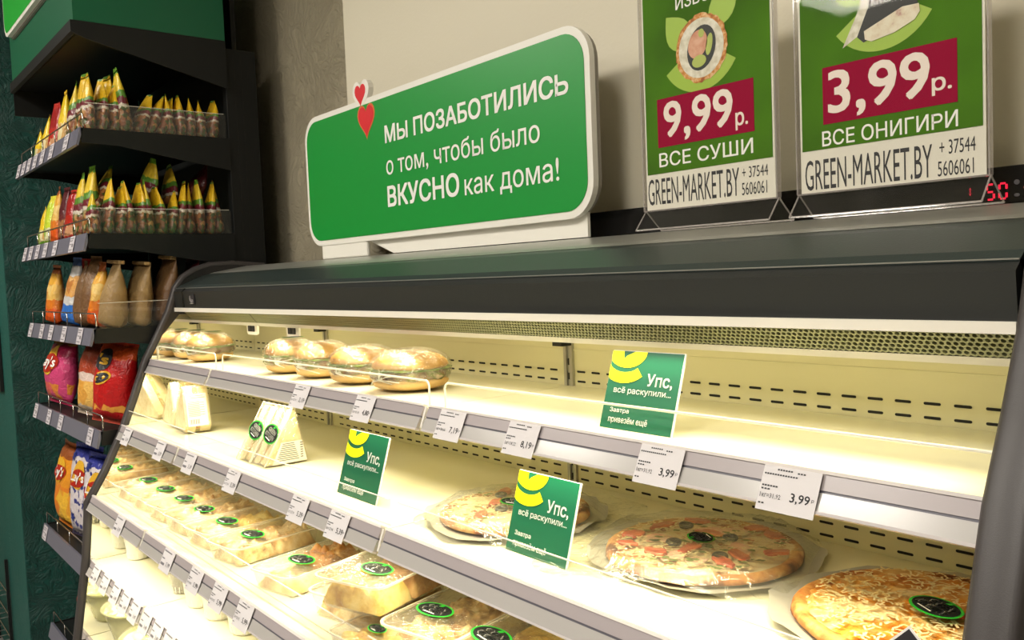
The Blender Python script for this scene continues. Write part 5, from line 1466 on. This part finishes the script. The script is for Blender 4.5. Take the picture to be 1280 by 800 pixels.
# bags lying on top, poking up
for (x, y, z, tz, ty, h, lab) in [(-2.70, 0.67, 0.075, -0.5, -0.35, 0.17, 'nut bag leaning to the left on top of the second shelf row, leftmost'), (-2.66, 0.80, 0.085, -0.1, 0.3, 0.15, 'nut bag poking up above the second shelf row near its middle'),
                                  (-2.65, 0.87, 0.06, -0.1, -0.1, 0.16, 'nut bag standing high behind the middle of the second shelf row'), (-2.67, 0.94, 0.10, -0.3, 0.35, 0.13, 'dark red topped nut bag leaning right on the second shelf row')]:
    bag('nut2' if 'dark' not in lab else 'maroon', 0.09, h, 0.035, (x - 0.05, y, GS[1] + z), 0.2, lab, 'loose nut bags on top of the second rack shelf row', 3, 0.7, (tz, ty))
F2 = [(-3.385, 'yellow', 0.14, 'yellow snack bag at the far left of the second rack shelf'), (-3.285, 'lime', 0.17, 'lime green snack bag on the second rack shelf'), (-3.185, 'orange', 0.19, 'orange snack bag beside the lime one on the second rack shelf'),
      (-3.085, 'maroon', 0.18, 'dark red snack bag beside the orange one on the second rack shelf'), (-2.985, 'red', 0.16, 'red brown snack bag, fifth on the second rack shelf'), (-2.875, 'nut2', 0.20, 'green and yellow nut bag, sixth on the second rack shelf'), (-2.765, 'nut2', 0.21, 'green-topped yellow nut bag left of the side row, second shelf')]
for i, (x, mk, h, lab) in enumerate(F2):
    bag(mk, 0.092, h, 0.050, (x, 0.662, GS[1] + 0.001), 0.1 * ((i * 5) % 3 - 1), lab, 'snack bags along the front of the second rack shelf', i, 0.35, (-0.06, 0))
# third shelf
def kraft_extra(t, body, wd, h, th, S):
    b = MB(); b.box(-wd * 0.42, wd * 0.42, -th * 0.16, th * 0.10, h * 0.955, h * 1.01)
    obj('folded_top', b, BM['kraft'], body, bevel=0.003)
for i, (y, h, mk, lab) in enumerate([(0.675, 0.190, 'kraft', 'brown kraft paper snack bag, nearest the aisle of three'), (0.745, 0.185, 'kraft', 'brown kraft paper snack bag, middle of three'), (0.818, 0.200, 'kraft_dark', 'dark brown kraft paper snack bag, rearmost of three'), (0.89, 0.19, 'maroon', 'dark snack bag behind the brown kraft bags')]):
    bag(mk, 0.115, h, 0.070, (-2.655, y, GS[2] + 0.001), 0.08, lab, 'kraft paper bags on the third rack shelf', i, 0.15, (-0.10, 0.06), kraft_extra if 'kraft' in mk else None, 0.7)
F3 = [(-3.335, 'orange', 0.20, 'orange snack bag at the left of the third rack shelf', 0.12), (-3.185, 'red', 0.215, 'red snack bag behind the orange one on the third rack shelf', 0.11), (-3.055, 'blue', 0.215, 'blue and white crisp bag on the third rack shelf', 0.14),
      (-2.925, 'kraft_dark', 0.20, 'dark brown paper bag left of the kraft bags', 0.10), (-2.825, 'kraft_dark', 0.21, 'brown snack bag with folded top, third shelf', 0.09), (-2.745, 'orange', 0.19, 'orange printed bag tucked beside the kraft bags', 0.08)]
for i, (x, mk, h, lab, wd) in enumerate(F3):
    bag(mk, wd, h, 0.065, (x, 0.665 if i != 1 else 0.72, GS[2] + 0.001), 0.1 * ((i * 5) % 3 - 1), lab, 'snack bags on the third rack shelf', i, 0.2, (-0.06, 0.05))
# fourth shelf
Z = GS[3] + 0.001
bag('pink', 0.205, 0.225, 0.090, (-3.345, 0.665, Z), 0.15, 'large pink crisp bag at the left of the fourth rack shelf', 'crisp bags on the fourth rack shelf', 1, 0.08, (-0.10, 0.04), crisp_emblem)
bag('maroon', 0.17, 0.23, 0.08, (-3.12, 0.72, Z), 0.1, 'dark maroon crisp bag in the middle of the fourth rack shelf', 'crisp bags on the fourth rack shelf', 2, 0.1, (-0.05, 0))
bag('white_orange', 0.155, 0.230, 0.080, (-2.925, 0.668, Z), 0.35, 'orange and white crisp bag beside the scarlet one', 'crisp bags on the fourth rack shelf', 3, 0.1, (-0.12, 0.10))
def scarlet_extra(t, body, wd, h, th, S):
    b = MB(); fan(b, circ(-0.01, h * 0.56, 0.040, 0.019, 0.3), lambda x, z: S(x, z, 0.002), 0); fan(b, circ(-0.01, h * 0.56, 0.034, 0.014, 0.3), lambda x, z: S(x, z, 0.003), 1)
    fan(b, circ(-0.02, h * 0.78, 0.036, 0.032), lambda x, z: S(x, z, 0.002), 2)
    fit_text(b, "'s", -0.045, 0.008, h * 0.72, h * 0.85, 0, 0.04, 3, 2, frame=lambda x, z: S(x, z, 0.0035))
    obj('emblem', b, [M['em_y'], M['ink'], M['ink'], M['em_y']], body)
bag('scarlet', 0.165, 0.240, 0.080, (-2.705, 0.668, Z), 0.45, 'scarlet crisp bag leaning at the right of the fourth rack shelf', 'crisp bags on the fourth rack shelf', 0, 0.1, (-0.10, 0.10), scarlet_extra)
# fifth shelf
Z = GS[4] + 0.001
def floral_extra(t, body, wd, h, th, S):
    crisp_emblem(t, body, wd, h, th, S)
    random.seed(8)
    for (fx, fz) in ((-0.06, 0.27), (0.065, 0.28), (-0.065, 0.15), (0.06, 0.12), (0.07, 0.19), (-0.03, 0.07)):
        b = MB()
        for q in range(7):
            a = 2 * PI * q / 7
            b.add([S(x, z, 0.0025) for x, z in leaf_pts(fx, fz, fx + 0.019 * math.cos(a), fz + 0.019 * math.sin(a), 0.22, 4)], [tuple(range(8))])
        obj('flower_print', b, M['floral_print'], body)
bag('gold', 0.17, 0.30, 0.085, (-3.355, 0.660, Z), 0.1, 'orange gold crisp bag at the left of the fifth rack shelf', 'crisp bags on the fifth rack shelf', 1, 0.12, (-0.10, 0.06), crisp_emblem)
bag('floral', 0.190, 0.315, 0.080, (-3.135, 0.668, Z), 0.2, 'white crisp bag with blue flowers, left of the pair', 'blue-flowered crisp bags on the fifth rack shelf', 2, 0.05, (-0.10, 0.03), floral_extra, flop=0.0)
bag('floral', 0.190, 0.315, 0.080, (-2.90, 0.655, Z), 0.3, 'white crisp bag with blue flowers, right of the pair', 'blue-flowered crisp bags on the fifth rack shelf', 2, 0.05, (-0.10, 0.08), floral_extra, flop=0.0)
bag('floral', 0.190, 0.315, 0.080, (-2.69, 0.70, Z), 0.35, 'white crisp bag with blue flowers, behind the pair', 'blue-flowered crisp bags on the fifth rack shelf', 2, 0.05, (-0.06, 0.05), floral_extra, flop=0.0)
# sixth shelf
Z = GS[5] + 0.001
bag('pink', 0.185, 0.29, 0.085, (-2.76, 0.655, Z), 0.30, 'pink crisp bag on the sixth rack shelf beside the case end', 'crisp bags on the sixth rack shelf', 1, 0.06, (-0.08, 0.02), crisp_emblem)
bag('pink', 0.185, 0.29, 0.085, (-3.02, 0.650, Z), 0.2, 'pink crisp bag on the sixth rack shelf, left of its twin', 'crisp bags on the sixth rack shelf', 1, 0.06, (-0.08, 0.02), crisp_emblem)

# ================================================================== SECOND RACK AT THE FAR LEFT
r2 = thing('wire_rack', 'dark wire rack with snack bags at the left edge of the photo', 'rack', (0, 0, 0))
for x in (-4.262, -4.60):
    for y in (0.36, 0.59): obj('rack_post', MB().box(x - 0.006, x + 0.006, y - 0.006, y + 0.006, 0, 0.45), M['rack_black'], r2)
for z in (0.10, 0.20, 0.30):
    ws = MB()
    for y in (0.36, 0.45, 0.59): ws.tube([(-4.6, y, z), (-4.262, y, z)], 0.003, 5)
    for q in range(6): ws.tube([(-4.6 + q * 0.0676, 0.36, z), (-4.6 + q * 0.0676, 0.59, z)], 0.002, 5)
    obj('wire_shelf', ws, M['chrome'], r2)
bag('red', 0.12, 0.10, 0.06, (-4.335, 0.47, 0.345), 0.3, 'red snack pack on top of the dark wire rack', 'snack packs on the wire rack', 1, 0.0, (0, 0))
bag('blue', 0.12, 0.085, 0.06, (-4.335, 0.47, 0.24), 0.3, 'blue snack pack inside the dark wire rack', 'snack packs on the wire rack', 2, 0.0, (0, 0))
nb = thing('wall_notice', 'pale framed notice on the green wall at the left edge', 'frame', (-4.19, 0.598, 1.2))
obj('frame', MB().box(-0.16, 0.145, -0.012, 0, 0, 0.36), M['rack_black'], nb)
obj('sheet', MB().box(-0.15, 0.125, -0.0135, -0.0122, 0.02, 0.345), M['rack_label'], nb)
